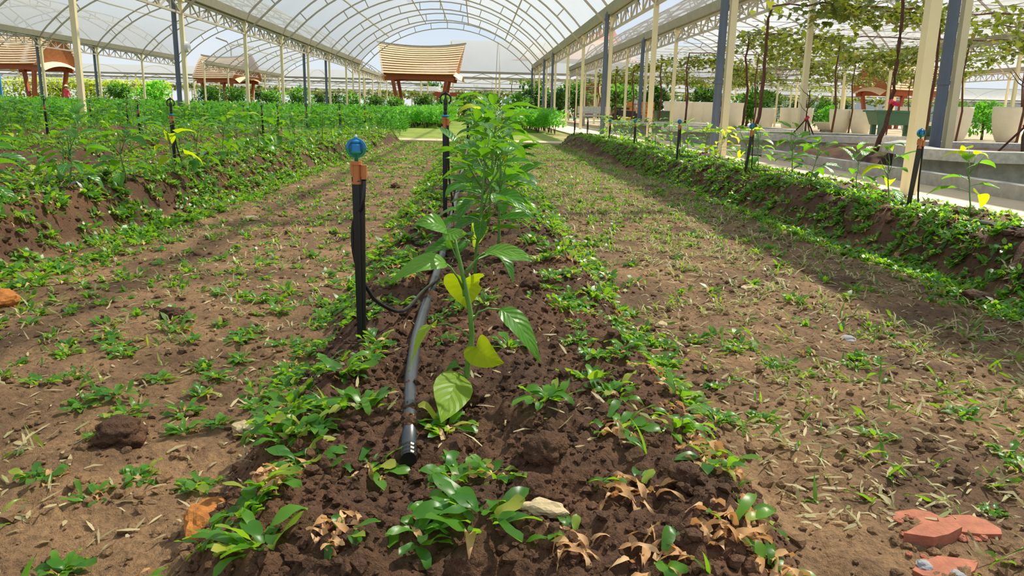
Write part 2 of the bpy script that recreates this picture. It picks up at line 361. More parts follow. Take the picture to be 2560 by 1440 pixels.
# far ground, lawn, paths
b = MB(); b.add([(-120, 14.05, -.02), (120, 14.05, -.02), (120, 260, -.02), (-120, 260, -.02)], [(0, 1, 2, 3)]); b.add([(-120, -6, -.03), (-8.9, -6, -.03), (-8.9, 14.06, -.03), (-120, 14.06, -.03)], [(0, 1, 2, 3)])
b.add([(2.4, -6, -.03), (120, -6, -.03), (120, 14.06, -.03), (2.4, 14.06, -.03)], [(0, 1, 2, 3)]); b.add([(-9, -6, -.06), (2.5, -6, -.06), (2.5, -.9, -.06), (-9, -.9, -.06)], [(0, 1, 2, 3)])
o = part('ground', b, M['far_ground'], None); tag(o, 'flat earth stretching away under the greenhouses', 'ground', kind='structure')
b = MB(); b.box((-1.9, 15.0, -.05), (1.75, 41, .02)); o = part('lawn', b, M['lawn'], None); tag(o, 'short green lawn strip beyond the cross path', 'lawn', kind='structure')
b = MB(); b.box((-6.6, 14.12, -.1), (2.47, 15.0, .03)); o = part('cross_path', b, M['path'], None); tag(o, 'pale concrete path crossing behind the beds', 'path', kind='structure')
b = MB(); b.box((2.47, -2, -.1), (4.06, 46, .02)); o = part('side_path', b, M['path'], None); tag(o, 'tan concrete path beside the right bed', 'path', kind='structure')
b = MB(); b.box((5.2, 10.4, -.1), (60, 60, .0)); o = part('terrace', b, M['path'], None); tag(o, 'tan concrete terrace under the white pots', 'path', kind='structure')

# ------------------------------------------------------------------ greenhouses
XL, XR, ZG = -6.89, 3.39, 3.03
def arcpt(x0, x1, zg, rise, t_, off=0.0):
    half = (x1-x0)/2; R = (half*half+rise*rise)/(2*rise); th = math.asin(half/R); a = -th+2*th*t_
    return ((x0+x1)/2+(R+off)*math.sin(a), zg+rise-R+(R+off)*math.cos(a))
def arch(parent, x0, x1, zg, rise, y0, y1, detail, gap=.34, w_=.05):
    """truss arch standing between (x0,y0) and (x1,y1)"""
    yy = lambda x: y0+(y1-y0)*(x-x0)/(x1-x0)
    n = 24
    P = [arcpt(x0, x1, zg, rise, i/n) for i in range(n+1)]; P = [(x, yy(x), z) for x, z in P]
    q = [arcpt(x0, x1, zg, rise, i/n, -gap) for i in range(n+1)]
    q = [(x, yy(x), z) for x, z in q]
    q[0] = (x0, y0, zg-.42); q[n] = (x1, y1, zg-.42)
    u, l, s_ = MB(), MB(), []
    for a, lst in ((u, P), (l, q)):
        for i in range(n): a.beam(lst[i], lst[i+1], w_, w_, (0, 1, 0))
    for i in range(2, n-1, 2):
        m_ = MB().beam(P[i], q[i], w_*.8, w_*.8, (0, 1, 0)); s_.append(m_)
    if detail:
        A = part('arch', u, M['frame'], parent)
        part('lower_chord', l, M['frame'], A)
        for m_ in s_: part('strut', m_, M['frame'], A)
    else:
        for m_ in [l]+s_: u.add(m_.v, m_.f)
        part('arch', u, M['frame'], parent)
def post(parent, x, y, z1, w_=.088, z0=-.02):
    b = MB().box((-w_/2, -w_/2, z0), (w_/2, w_/2, z1)); b.box((-w_*.85, -w_*.85, z1-.16), (w_*.85, w_*.85, z1-.1))
    o = part('post', b, M['post'], parent, loc=(x, y, 0)); return o
def pipe(parent, x, y, zt, dx, r=.055, z0=.0):
    b = MB().tube([(x, y, z0), (x, y, zt-.25), (x, y, zt-.1), (x+dx*.35, y, zt-.02), (x+dx, y, zt)], [r, r, r*1.05, r*1.05, r*1.05], 12)
    b.tube([(x, y, 1.0), (x, y, 1.05)], r*1.15, 12); part('downpipe', b, M['pipe'], parent, smooth=False)
def girder(parent, x, ya, yb, zg):
    b = MB(); L = yb-ya; n = 8
    b.beam((x, ya, zg-.1), (x, yb, zg-.1), .05, .05); b.beam((x, ya, zg-.42), (x, yb, zg-.42), .05, .05)
    for i in range(n):
        y0, y1 = ya+L*i/n, ya+L*(i+1)/n
        if i % 2 == 0: b.beam((x, y0, zg-.42), (x, y1, zg-.1), .035, .035)
        else: b.beam((x, y0, zg-.1), (x, y1, zg-.42), .035, .035)
        b.beam((x, y1, zg-.42), (x, y1, zg-.1), .03, .03)
    part('lattice_girder', b, M['frame'], parent)
def gutter(parent, x, ya, yb, zg, w_=.34, h_=.2, m_='gutter'):
    b = MB(); a = [(-w_/2, h_), (-w_/2+.05, 0), (w_/2-.05, 0), (w_/2, h_), (w_/2-.02, h_), (w_/2-.065, .02), (-w_/2+.065, .02), (-w_/2+.02, h_)]
    n = len(a); V = [(x+p[0], yy, zg-.05+p[1]) for yy in (ya, yb) for p in a]
    b.add(V, [(i, (i+1) % n, n+(i+1) % n, n+i) for i in range(n)]); part('gutter', b, M[m_], parent)
def film(parent, x0, x1, zg, rise, t0, t1, ya, yb, name='film_panel', off=.045, sag=.05):
    """ya, yb: (y at x0, y at x1) of the two arches that carry it"""
    nt_, ny_ = max(3, int((t1-t0)*22)), 4; V = []
    for j in range(ny_+1):
        s_ = j/ny_
        for i in range(nt_+1):
            t_ = t0+(t1-t0)*i/nt_; x, z = arcpt(x0, x1, zg, rise, t_, off-sag*math.sin(PI*s_))
            f0 = ya[0]+(ya[1]-ya[0])*(x-x0)/(x1-x0); f1 = yb[0]+(yb[1]-yb[0])*(x-x0)/(x1-x0)
            V.append((x, f0+(f1-f0)*s_, z))
    w1 = nt_+1
    b = MB(); b.add(V, [(j*w1+i, j*w1+i+1, (j+1)*w1+i+1, (j+1)*w1+i) for j in range(ny_) for i in range(nt_)])
    part(name, b, M['film'], parent, smooth=True)
def purlin(parent, x0, x1, zg, rise, t_, ya, yb, off=0.0):
    x, z = arcpt(x0, x1, zg, rise, t_, off); f = (x-x0)/(x1-x0)
    b = MB().beam((x, ya[0]+(ya[1]-ya[0])*f, z), (x, yb[0]+(yb[1]-yb[0])*f, z), .045, .045); part('purlin', b, M['frame'], parent)

RY = [-3.6, 1.2, 5.95, 10.7, 15.4, 20.45, 25.7, 30.0, 34.65, 39.05, 43.5, 47.45]
LY = [-5.0, -.2, 4.6, 9.4, 14.25, 19.3, 24.4, 28.8, 33.2, 37.9, 42.7, 47.4]
RISE = 2.42
gh = thing('greenhouse_tunnel', 'arched greenhouse with clear film roof standing over the central bed', 'greenhouse')
for i, (a, b_) in enumerate(zip(LY, RY)): arch(gh, XL, XR, ZG, RISE, a, b_, True)
for i in range(len(RY)):
    post(gh, XR, RY[i], ZG); post(gh, XL, LY[i], ZG)
for i in range(len(RY)-1):
    ya, yb = (LY[i], RY[i]), (LY[i+1], RY[i+1])
    girder(gh, XR, RY[i], RY[i+1], ZG); girder(gh, XL, LY[i], LY[i+1], ZG)
    film(gh, XL, XR, ZG, RISE, .0, .395, ya, yb); film(gh, XL, XR, ZG, RISE, .605, 1.0, ya, yb)
    if i < 9: film(gh, XL, XR, ZG, RISE, .38, .62, ya, yb, 'ridge_film', off=.11)
    for t_ in (.2, .395, .5, .605, .8):
        purlin(gh, XL, XR, ZG, RISE, t_, ya, yb)
gutter(gh, XR, RY[0], RY[-1]+.3, ZG); gutter(gh, XL, LY[0], LY[-1]+.3, ZG)
for k in (3, 5, 8, 9, 11): pipe(gh, XR-.13, RY[k]-.02, ZG+.05, .12)
for k in (5, 8, 9): pipe(gh, XL-.16, LY[k]-.02, ZG, .12)

def tunnel(label, x0, x1, Ya, Yb, rise, spans, posts0=True, posts1=True, detail=False, pipes0=(), pipes1=(), gcol='gutter', arches=True, zg=ZG, pz=0.0, r=.055):
    t_ = thing('greenhouse_tunnel', label, 'greenhouse')
    n = len(Ya)
    for i in range(n):
        if arches: arch(t_, x0, x1, zg, rise, Ya[i], Yb[i], detail)
        if posts0: post(t_, x0, Ya[i], zg, z0=pz)
        if posts1: post(t_, x1, Yb[i], zg)
    for i in range(n-1):
        ya, yb = (Ya[i], Yb[i]), (Ya[i+1], Yb[i+1])
        if posts0: girder(t_, x0, Ya[i], Ya[i+1], zg)
        if posts1: girder(t_, x1, Yb[i], Yb[i+1], zg)
        for (a, b_, i0, i1) in spans:
            if i0 <= i < i1: film(t_, x0, x1, zg, rise, a, b_, ya, yb)
        for q in (.2, .38, .62, .8): purlin(t_, x0, x1, zg, rise, q, ya, yb)
    if posts0: gutter(t_, x0, Ya[0], Ya[-1]+.2, zg, m_=gcol)
    if posts1: gutter(t_, x1, Yb[0], Yb[-1]+.2, zg, m_=gcol)
    for k in pipes0: pipe(t_, x0-.15, Ya[k], zg, .12, r=r, z0=pz)
    for k in pipes1: pipe(t_, x1-.15, Yb[k], zg, .12)
    return t_
# left neighbours (share the post row at XL), ending level with the central tunnel
L1 = [y+.0 for y in LY]; L1b = [y-.5 for y in LY]
tunnel('film greenhouse directly left of the central one, sharing its post row', -17.2, XL, L1b, LY, RISE, [(0, .40, 0, 99), (.60, 1, 0, 99), (.39, .61, 0, 99)], posts1=False, pipes0=(8, 9))
L2Y = [y-.5 for y in L1b]
tunnel('outermost film greenhouse at the left edge of the picture', -27.5, -17.2, L2Y, L1b, RISE, [(0, 1, 0, 99)], posts1=False, pipes0=(9, 11))
B2 = [51.5+4.8*i for i in range(5)]
tunnel('low far greenhouse behind the left one with half its film on', -17.2, XL-1, B2, B2, 1.9, [(0, .48, 0, 99)], posts1=True)
# right neighbour
R2X = 5.7
R2 = [0.2, 4.9, 9.3, 13.7, 18.1, 23.0, 26.9, 30.4, 34.3, 38.3, 42.0, 45.5, 49.0]
tunnel('film greenhouse with grape vines to the right of the path', R2X, 16.2, R2, [y+.4 for y in R2], 2.5, [(0, 1, 0, 99)], pipes0=(2, 4, 6, 8), gcol='gutter', detail=False, r=.065)
tunnel('farther film greenhouse on the right beyond the vines', 16.2, 26.7, [y+.4 for y in R2], [y+.8 for y in R2], 2.5, [(0, 1, 3, 99)], posts0=False)

def cross_tunnel(label, y0, y1, Xs, zg, rise, film_spans, posts=True):
    """a tunnel running across the view"""
    t_ = thing('cross_greenhouse', label, 'greenhouse', (0, 0, 0))
    r_ = link('roof', None, t_)
    fr = MB(); n = 16
    for x in Xs:
        P = [(x, p[0], p[1]) for p in (arcpt(y0, y1, zg, rise, i/n) for i in range(n+1))]
        b = MB()
        for i in range(n): b.beam(P[i], P[i+1], .06, .06, (1, 0, 0))
        part('arch', b, M['frame'], t_)
        for y in (y0, y1):
            if posts: part('post', MB().box((-.06, -.06, 0), (.06, .06, zg)), M['post'], t_, loc=(x, y, 0))
    bpy.data.objects.remove(r_)
    for y in (y0, y1):
        part('gutter', MB().box((Xs[0], y-.12, zg-.08), (Xs[-1], y+.12, zg+.08)), M['gutter'], t_)
        g = MB(); X0, X1 = Xs[0], Xs[-1]; g.beam((X0, y, zg-.45), (X1, y, zg-.45), .05, .05); k = int((X1-X0)/1.2)
        for i in range(k):
            a, b_ = X0+(X1-X0)*i/k, X0+(X1-X0)*(i+1)/k
            g.beam((a, y, zg-.45 if i % 2 else zg-.1), (b_, y, zg-.1 if i % 2 else zg-.45), .04, .04)
        part('lattice_girder', g, M['frame'], t_)
    for (a, b_, k0, k1) in film_spans:
        for k in range(k0, min(k1, len(Xs)-1)):
            V = []; m = 12
            for x in (Xs[k], Xs[k+1]):
                for i in range(m+1):
                    p = arcpt(y0, y1, zg, rise, a+(b_-a)*i/m, .05); V.append((x, p[0], p[1]))
            part('film_panel', MB().add(V, [(i, i+1, m+2+i, m+1+i) for i in range(m)]), M['film'], t_, smooth=True)
    return t_
cross_tunnel('film greenhouse running crosswise behind the wooden pavilion on the right', 57, 67, [-2+3.6*i for i in range(10)], 3.1, 2.5, [(0, .5, 0, 99), (.5, 1, 0, 99)])
cross_tunnel('low film greenhouse running crosswise far behind the left posts', 72, 82, [-60+5*i for i in range(12)], 2.95, .9, [(0, 1, 0, 99)])
cross_tunnel('distant film greenhouse crossing behind the vine rows', 95, 107, [-4+6*i for i in range(18)], 3.0, 1.5, [(0, 1, 0, 99)])
cross_tunnel('farthest film greenhouse along the left horizon', 104, 116, [-110+7*i for i in range(16)], 2.6, .8, [(0, 1, 0, 99)])

# ------------------------------------------------------------------ wooden pavilions
def pavilion(label, loc, rz, s=1.0, detail=True, group=None):
    t_ = thing('wooden_pavilion', label, 'pavilion', loc, rz, group, s)
    ze, zr, dy = 2.62, 4.42, 1.75; N_ = 13; nseg = 10
    def edge(k, side):           # row k from ridge (0) to eave (1): half length, y, z
        hl0 = 2.85-.55*k-.0*k*k
        y = side*dy*(k**.9); z = zr-(zr-ze)*(k**1.12)
        return hl0, y, z
    for side in (-1, 1):
        for i in range(N_):
            k0, k1 = i/N_, (i+1)/N_-.012; V = []
            for kk, lift in ((k0, .0), (k1, .035)):
                hl, y, z = edge(kk, side)
                for j in range(nseg+1):
                    u = -1+2*j/nseg; V.append((hl*u, y+side*lift*.6, z+lift*.6+(1-kk*.9)*.24*(abs(u)**2)))
            m = nseg+1; nrm = Vector((0, side*.75, .65))*.03
            W = [tuple(Vector(p)-nrm) for p in V]
            F = [(j, j+1, m+j+1, m+j) for j in range(nseg)]
            F2 = [tuple(2*m+q for q in f[::-1]) for f in F]
            E_ = [(m+j, m+j+1, 3*m+j+1, 3*m+j) for j in range(nseg)]+[(0, m, 3*m, 2*m), (nseg, 2*m+nseg, 3*m+nseg, m+nseg)]
            b = MB().add(V+W, F+F2+E_); part('roof_plank', b, M['plank'], t_)
    b = MB()                      # ridge capping
    for j in range(nseg):
        u0, u1 = -1+2*j/nseg, -1+2*(j+1)/nseg
        b.beam((2.9*u0, 0, zr+.24*u0*u0+.03), (2.9*u1, 0, zr+.24*u1*u1+.03), .16, .08)
    part('ridge_board', b, M['conc'], t_)
    for sx in (-1, 1):            # gable walls set in from the roof edge
        V = []
        for k in [0, .2, .4, .6, .8, 1.0]:
            hl, y, z = edge(k, 1); V.append((sx*(hl-.12), y, z-.05+(1-k*.9)*.2))
        for k in [1.0, .8, .6, .4, .2]:
            hl, y, z = edge(k, -1); V.append((sx*(hl-.12), y, z-.05+(1-k*.9)*.2))
        part('gable_board', MB().add(V, [tuple(range(len(V)))] ), M['soffit'], t_)
        aw = MB(); V = []          # little curved awning under the gable
        for j in range(9):
            u = -1+2*j/8
            for dx, dz in ((0, .22), (.55, -.12)): V.append((sx*(2.15+dx), u*1.35, ze+.08+dz-.3*u*u))
        aw.add(V, [(2*j, 2*j+1, 2*j+3, 2*j+2) for j in range(8)]); part('awning', aw, M['plank'], t_)
    part('ceiling_board', MB().add([(-2.2, -1.55, ze+.1), (2.2, -1.55, ze+.1), (2.2, 1.55, ze+.1), (-2.2, 1.55, ze+.1)], [(0, 1, 2, 3)]), M['soffit'], t_)
    for y in (-1.3, 1.3):          # arched tie beams
        b = MB()
        for j in range(8):
            u0, u1 = -1+2*j/8, -1+2*(j+1)/8
            b.beam((2.2*u0, y, ze-.28+.16*(1-u0*u0)), (2.2*u1, y, ze-.28+.16*(1-u1*u1)), .1, .24)
        part('tie_beam', b, M['timber'], t_)
        part('wall_board', MB().box((-2.1, y-.03, ze-.3), (2.1, y+.03, ze+.1)), M['soffit'], t_)
    for sx in (-1, 1):
        for y in (-1.25, 1.25):
            part('leg', MB().beam((sx*1.75, y, ze-.1), (sx*1.28, y*.85, 0), .2, .2, (0, 1, 0)), M['timber'], t_)
    return t_
pavilion('wooden pavilion with saddle plank roof behind the central lawn', (-3.6, 52.5, .0), -.05)
pavilion('wooden pavilion with plank roof and carved gable at the left edge', (-30.4, 56, 0), -.32, 1.06)
pavilion('distant wooden pavilion with two gables behind the left post rows', (-19.6, 64, 0), -.5, .92)
pavilion('wooden pavilion half hidden by vines on the right', (24.2, 45, -.15), .28, .86)
p = D(1126, 236, 62); t_ = thing('timber_arbour', 'low red timber arbour behind the bushes right of the main pavilion', 'arbour', (p.x, 62, 0))
for y in (-.5, .5):
    part('beam', MB().beam((-1.35, y, p.z), (1.35, y, p.z), .14, .3), M['timber'], t_)
    for sx in (-1, 1): part('leg', MB().beam((sx*.95, y, p.z), (sx*1.05, y, 0), .15, .15, (0, 1, 0)), M['timber'], t_)
for sx in (-1, 1): part('end_board', MB().beam((sx*1.35, -.6, p.z+.12), (sx*1.35, .6, p.z+.12), .3, .06), M['plank'], t_)
# tall roof peak beyond the right gutter
t_ = thing('temple_roof', 'tall pointed wooden roof rising above the right greenhouses', 'roof', (13.6, 82, 0), .45)
V = []
for k in range(9):
    u = k/8; wdt = 3.2*(1-u)**1.7+.05; V += [(-wdt*2.4-2.0*(1-u), -wdt, 5.4+4.2*u), (wdt*.5, -wdt, 5.4+4.2*u+.0), (wdt*.5, wdt, 5.4+4.2*u), (-wdt*2.4-2.0*(1-u), wdt, 5.4+4.2*u)]
b = MB().add(V, [(k*4+j, k*4+(j+1) % 4, k*4+4+(j+1) % 4, k*4+4+j) for k in range(8) for j in range(4)]); part('roof_slope', b, M['timber'], t_)
part('tower_wall', MB().box((-3, -1.2, 0), (1.2, 1.2, 5.5)), M['soffit'], t_)

# ------------------------------------------------------------------ concrete planters, kerb, pots on the right
def inset(P, d):
    cx = sum(p[0] for p in P)/len(P); cy = sum(p[1] for p in P)/len(P)
    return [(p[0]+(cx-p[0])*d, p[1]+(cy-p[1])*d) for p in P]
def planter(label, P, zt=.32, lip=.10):
    t_ = thing('concrete_planter', label, 'planter', (0, 0, 0), group='octagonal concrete planters by the path')
    part('wall', MB().ring(inset(P, .09), inset(P, .16), -.02, zt-lip), M['conc'], t_)
    part('rim', MB().ring(P, inset(P, .2), zt-lip, zt), M['conc_lip'], t_)
    part('soil', MB().prism(inset(P, .17), -.01, zt-.06), M['clod'], t_)
    return t_
planter('nearest octagonal concrete planter, cut by the right edge of the picture', [(4.72, 8.95), (4.30, 7.45), (4.55, 6.95), (5.6, 6.75), (7.2, 7.2), (7.9, 8.6), (7.3, 10.0), (5.6, 10.2)])
planter('second concrete planter from the right, behind the soil mound', [(4.45, 13.4), (4.25, 12.4), (4.75, 11.8), (6.05, 11.6), (6.9, 12.3), (6.6, 13.9), (5.2, 14.2)])
planter('concrete planter between the second and third post beside the path', [(4.6, 18.8), (4.15, 17.6), (4.4, 16.6), (5.6, 15.9), (7.0, 16.4), (7.1, 18.4), (5.9, 19.2)])
planter('farthest low concrete planter beside the path', [(4.6, 27), (4.2, 25), (4.5, 23.5), (6, 23), (7.4, 24), (7.3, 26.6), (6, 27.4)])
o = part('kerb', MB().box((4.06, 2.0, -.02), (4.2, 11.0, .13)), M['conc'], None); tag(o, 'low grey concrete kerb along the far side of the path', 'kerb', kind='structure')
n = 14; V = []
for j in range(n+1):
    for i in range(n+1):
        u, v = -1+2*i/n, -1+2*j/n; r = math.hypot(u, v); V.append((5.0+u*.75, 10.3+v*1.25, .02+.22*max(0, 1-r*r)+.03*random.Random(i*31+j).uniform(-1, 1)*(r < 1)))
o = part('soil_mound', MB().add(V, [(j*15+i, j*15+i+1, j*15+16+i, j*15+15+i) for j in range(n) for i in range(n)]), M['clod'], None, smooth=True)
tag(o, 'heap of brown soil around the foot of the near vine', 'soil mound')

def pot_mesh():
    pr = [(.20, 0), (.25, .06), (.31, .22), (.355, .42), (.385, .65), (.395, .86), (.395, .9), (.365, .9), (.355, .8), (.34, .55)]
    b = MB().lathe(pr, 28, cap=False); b.add([(0, 0, 0)]+[(.2*math.cos(2*PI*j/28), .2*math.sin(2*PI*j/28), 0) for j in range(28)], [(0, 1+(j+1) % 28, 1+j) for j in range(28)]); return b.mesh('pot_body', M['pot'], True)
pm = pot_mesh(); psm = MB().lathe([(.001, .84), (.36, .84)], 20, cap=False).mesh('pot_soil', M['clod'])
POTS = [((2380, 356), 1.0, 'largest white tapered pot just right of the grey downpipe'), ((2512, 356), 1.0, 'white tapered pot nearest the right edge, behind the tripod sapling'), ((2148, 338), .92, 'white pot touching the left end of the green trough'),
        ((2096, 336), .9, 'white pot second from the left end of the green trough'), ((2000, 333), .9, 'white pot behind the cream post with the dry sapling in front'), ((1972, 331), .88, 'white pot mostly hidden behind the pot at the dry sapling'),
        ((1907, 330), .86, 'white pot behind the leaning vine trunk in the middle'), ((1832, 318), .9, 'white pot directly right of the second near post'), ((1760, 313), .9, 'white pot between the bin and the grey downpipe, right of two'),
        ((1738, 312), .9, 'white pot left of the two beside the second downpipe'), ((1706, 308), .92, 'white pot second from the green bin'), ((1684, 307), .92, 'white pot nearest the green bin'), ((2272, 330), .9, 'white pot standing behind the green trough')]
for (px, py), s_, lb in POTS:
    p = G(px, py)
    Yd = min(p.y, 36); p = D(px, py, Yd); sc = s_*Yd/20.0*1.0
    if Yd > 22: sc = s_*(Yd/20)*.78
    o = thing('tall_pot', lb, 'pot', (p.x, p.y, 0 if p.z < .2 else p.z), 0, 'tall white pots on the terrace', min(sc, 1.25))
    link('pot_body', pm, o); link('potting_soil', psm, o)
# green trough on legs
p = G(2216, 352); t_ = thing('planting_trough', 'green painted trough on legs with slanted sides', 'trough', (p.x+.15, p.y, 0), 0)
b = MB(); wt, wb, dt = .68, .56, .3
b.add([(-wb, -dt*.8, .42), (wb, -dt*.8, .42), (wb, dt*.8, .42), (-wb, dt*.8, .42), (-wt, -dt, .76), (wt, -dt, .76), (wt, dt, .76), (-wt, dt, .76)], [(3, 2, 1, 0), (0, 1, 5, 4), (1, 2, 6, 5), (2, 3, 7, 6), (3, 0, 4, 7)]); part('basin', b, M['greenp'], t_)
part('rim', MB().ring([(-wt-.05, -dt-.05), (wt+.05, -dt-.05), (wt+.05, dt+.05), (-wt-.05, dt+.05)], [(-wt+.03, -dt+.03), (wt-.03, -dt+.03), (wt-.03, dt-.03), (-wt+.03, dt-.03)], .75, .80), M['greenp'], t_)
part('soil', MB().box((-wt+.06, -dt+.06, .6), (wt-.06, dt-.06, .74)), M['clod'], t_)
for sx in (-1, 1):
    for sy in (-1, 1): part('leg', MB().box((sx*.46-.06, sy*.2-.05, 0), (sx*.46+.06, sy*.2+.05, .5)), M['greenp'], t_)
part('stretcher', MB().beam((-.46, -.2, .1), (.46, -.2, .1), .05, .05), M['greenp'], t_); part('brace', MB().beam((.1, -.26, .05), (.5, -.26, .45), .03, .03), M['greenp'], t_)
# wheelie bin
p = D(1655, 312, 30); t_ = thing('wheelie_bin', 'dark green wheeled bin left of the white pots', 'bin', (p.x, 30, 0))
b = MB(); b.add([(-.24, -.2, .08), (.24, -.2, .08), (.24, .24, .08), (-.24, .24, .08), (-.3, -.28, .62), (.3, -.28, .62), (.3, .3, .62), (-.3, .3, .62)], [(3, 2, 1, 0), (4, 5, 6, 7), (0, 1, 5, 4), (1, 2, 6, 5), (2, 3, 7, 6), (3, 0, 4, 7)]); part('body', b, M['bin'], t_)
part('lid', MB().box((-.32, -.3, .62), (.32, .34, .68)), M['bin'], t_)
for sx in (-1, 1): part('wheel', MB().tube([(sx*.22, .24, .09), (sx*.28, .24, .09)], .09, 12), M['black'], t_)
# tripods with young trees
def tripod(label, px, py, z, hgt, s=1.0):
    p = G(px, py, z) if not isinstance(px, Vector) else px
    t_ = thing('staked_sapling', label, 'sapling', (p.x, p.y, z))
    rng = random.Random(int(p.x*100))
    tr = [(0, 0, -.05)]; 
    for k in range(1, 7): tr.append((.03*rng.uniform(-1, 1)*s, .03*rng.uniform(-1, 1), hgt*k/6))
    part('trunk', MB().tube(tr, [.02*s*(1-.1*k) for k in range(7)], 6), M['bark2'], t_)
    for k in range(7):
        z0 = hgt*rng.uniform(.45, .95); a = rng.uniform(0, 6.28); l = hgt*rng.uniform(.2, .4)
        part('twig', MB().tube([(0, 0, z0), (l*.5*math.cos(a), l*.5*math.sin(a), z0+l*.35), (l*.8*math.cos(a), l*.8*math.sin(a), z0+l*.75)], [.008*s, .006*s, .003*s], 5), M['bark2'], t_)
    for k in range(3):
        a = 2*PI*k/3+.5; part('stake', MB().tube([(.28*s*math.cos(a), .28*s*math.sin(a), -.03), (-.02*math.cos(a), -.02*math.sin(a), .36*s)], .014*s, 6), M['bark'], t_)
    part('tie', MB().tube([(-.03*s, 0, .3*s), (.03*s, 0, .36*s)], .03*s, 8), M['flower'], t_)
tripod('bare sapling held by three stakes in the nearest planter', Vector((5.95, 8.3, .27)), 0, .27, .95, .9)
tripod('leafless sapling on a tripod of stakes in the second planter', Vector((5.55, 13.1, .27)), 0, .27, .75, .9)
tripod('small staked sapling in the planter beside the third post', Vector((5.2, 23.6, .27)), 0, .2, .8, 1.0)

# orange crates, black machine and bench glimpsed between the posts
p = D(1590, 300, 44); t_ = thing('wooden_crate_stack', 'stack of orange wooden crates between the far posts', 'crates', (p.x+.2, 44, 0))
for k in range(4): part('crate', MB().box((-.7, -.4, .3*k), (.7, .4, .3*k+.27)), M['woodbox'], t_)
p = D(1565, 305, 40); t_ = thing('motorbike', 'black motorbike parked between the far posts', 'motorbike', (p.x, 40, 0), .2)
for x in (-.6, .6): part('wheel', MB().tube([(x, -.05, .28), (x, .05, .28)], .28, 18), M['black'], t_)
part('body', MB().beam((-.5, 0, .55), (.45, 0, .5), .22, .3), M['dark'], t_); part('seat', MB().box((-.65, -.13, .72), (.1, .13, .82)), M['black'], t_)
part('front_fork', MB().tube([(.6, 0, .28), (.42, 0, .95)], .04, 6), M['conc'], t_); part('handlebar', MB().tube([(.42, -.32, 1.0), (.42, .32, 1.0)], .02, 6), M['black'], t_); part('windshield', MB().box((.44, -.14, .85), (.5, .14, 1.2)), M['ltgrey'], t_)
p = D(1450, 305, 33); t_ = thing('stone_bench', 'pale stone bench behind the fifth post', 'bench', (p.x+.6, 33, 0))
part('seat', MB().box((-.7, -.22, .38), (.7, .22, .46)), M['conc_lip'], t_)
part('backrest', MB().box((-.7, .16, .5), (.7, .24, .8)), M['conc_lip'], t_)
for sx in (-.5, .5): part('leg', MB().box((sx-.08, -.18, 0), (sx+.08, .2, .4)), M['conc'], t_)
for i, (px, Yd) in enumerate(((2070, 30), (2330, 23))):
    p = D(px, 333, Yd); t_ = thing('bonsai_tray', ['shallow pale tray with a leafy bush behind the middle pots', 'shallow green tray behind the grey downpipe'][i], 'tray', (p.x, Yd, 0))
    part('tray_body', MB().lathe([(.3, .1), (.34, .12), (.55, .36), (.57, .36), (.57, .4), (.5, .4), (.3, .2)], 20), M['conc_lip' if i == 0 else 'greenp'], t_, smooth=False)
    part('foot', MB().box((-.2, -.2, 0), (.2, .2, .12)), M['conc'], t_)

# street lamp above the left roofs and round sign on a post
p = D(540, 95, 70); t_ = thing('street_lamp', 'curved street lamp rising above the far left roofs', 'lamp', (p.x+1.2, 70, 0))
part('pole', MB().tube([(0, 0, 0), (0, 0, 5.2), (-.3, 0, 5.7), (-1.2, 0, 6.0)], .07, 8), M['gutter'], t_); part('lamp_head', MB().box((1.4, -.12, 5.2), (2.0, .12, 5.34)), M['white_pl'], t_)
part('arm', MB().tube([(0, 0, 5.3), (.8, 0, 5.55), (1.7, 0, 5.3)], .05, 8), M['gutter'], t_)
p = D(466, 117, LY[5]-.1); t_ = thing('post_lamp', 'round white lamp fixed to the second left post', 'lamp', (XL+.07, LY[5]-.02, p.z))
b = MB().tube([(0, 0, 0), (.07, 0, 0)], [.13, .11], 18); part('shade', b, M['white_pl'], t_); part('bracket', MB().box((-.02, -.03, -.03), (.0, .03, .03)), M['gutter'], t_)
# distant buildings, wall and blue board
o = part('far_wall_building', MB().box((60, 160, 0), (120, 164, 7)), M['ltgrey'], None); tag(o, 'long grey building on the right horizon', 'building')
o = part('blue_board', MB().beam((D(4, 215, 50).x-1.2, 50, 1.0), (D(4, 215, 50).x+.0, 50, 1.0), .1, 2.0), M['bluewall'], None); tag(o, 'blue board standing at the far left edge', 'board')

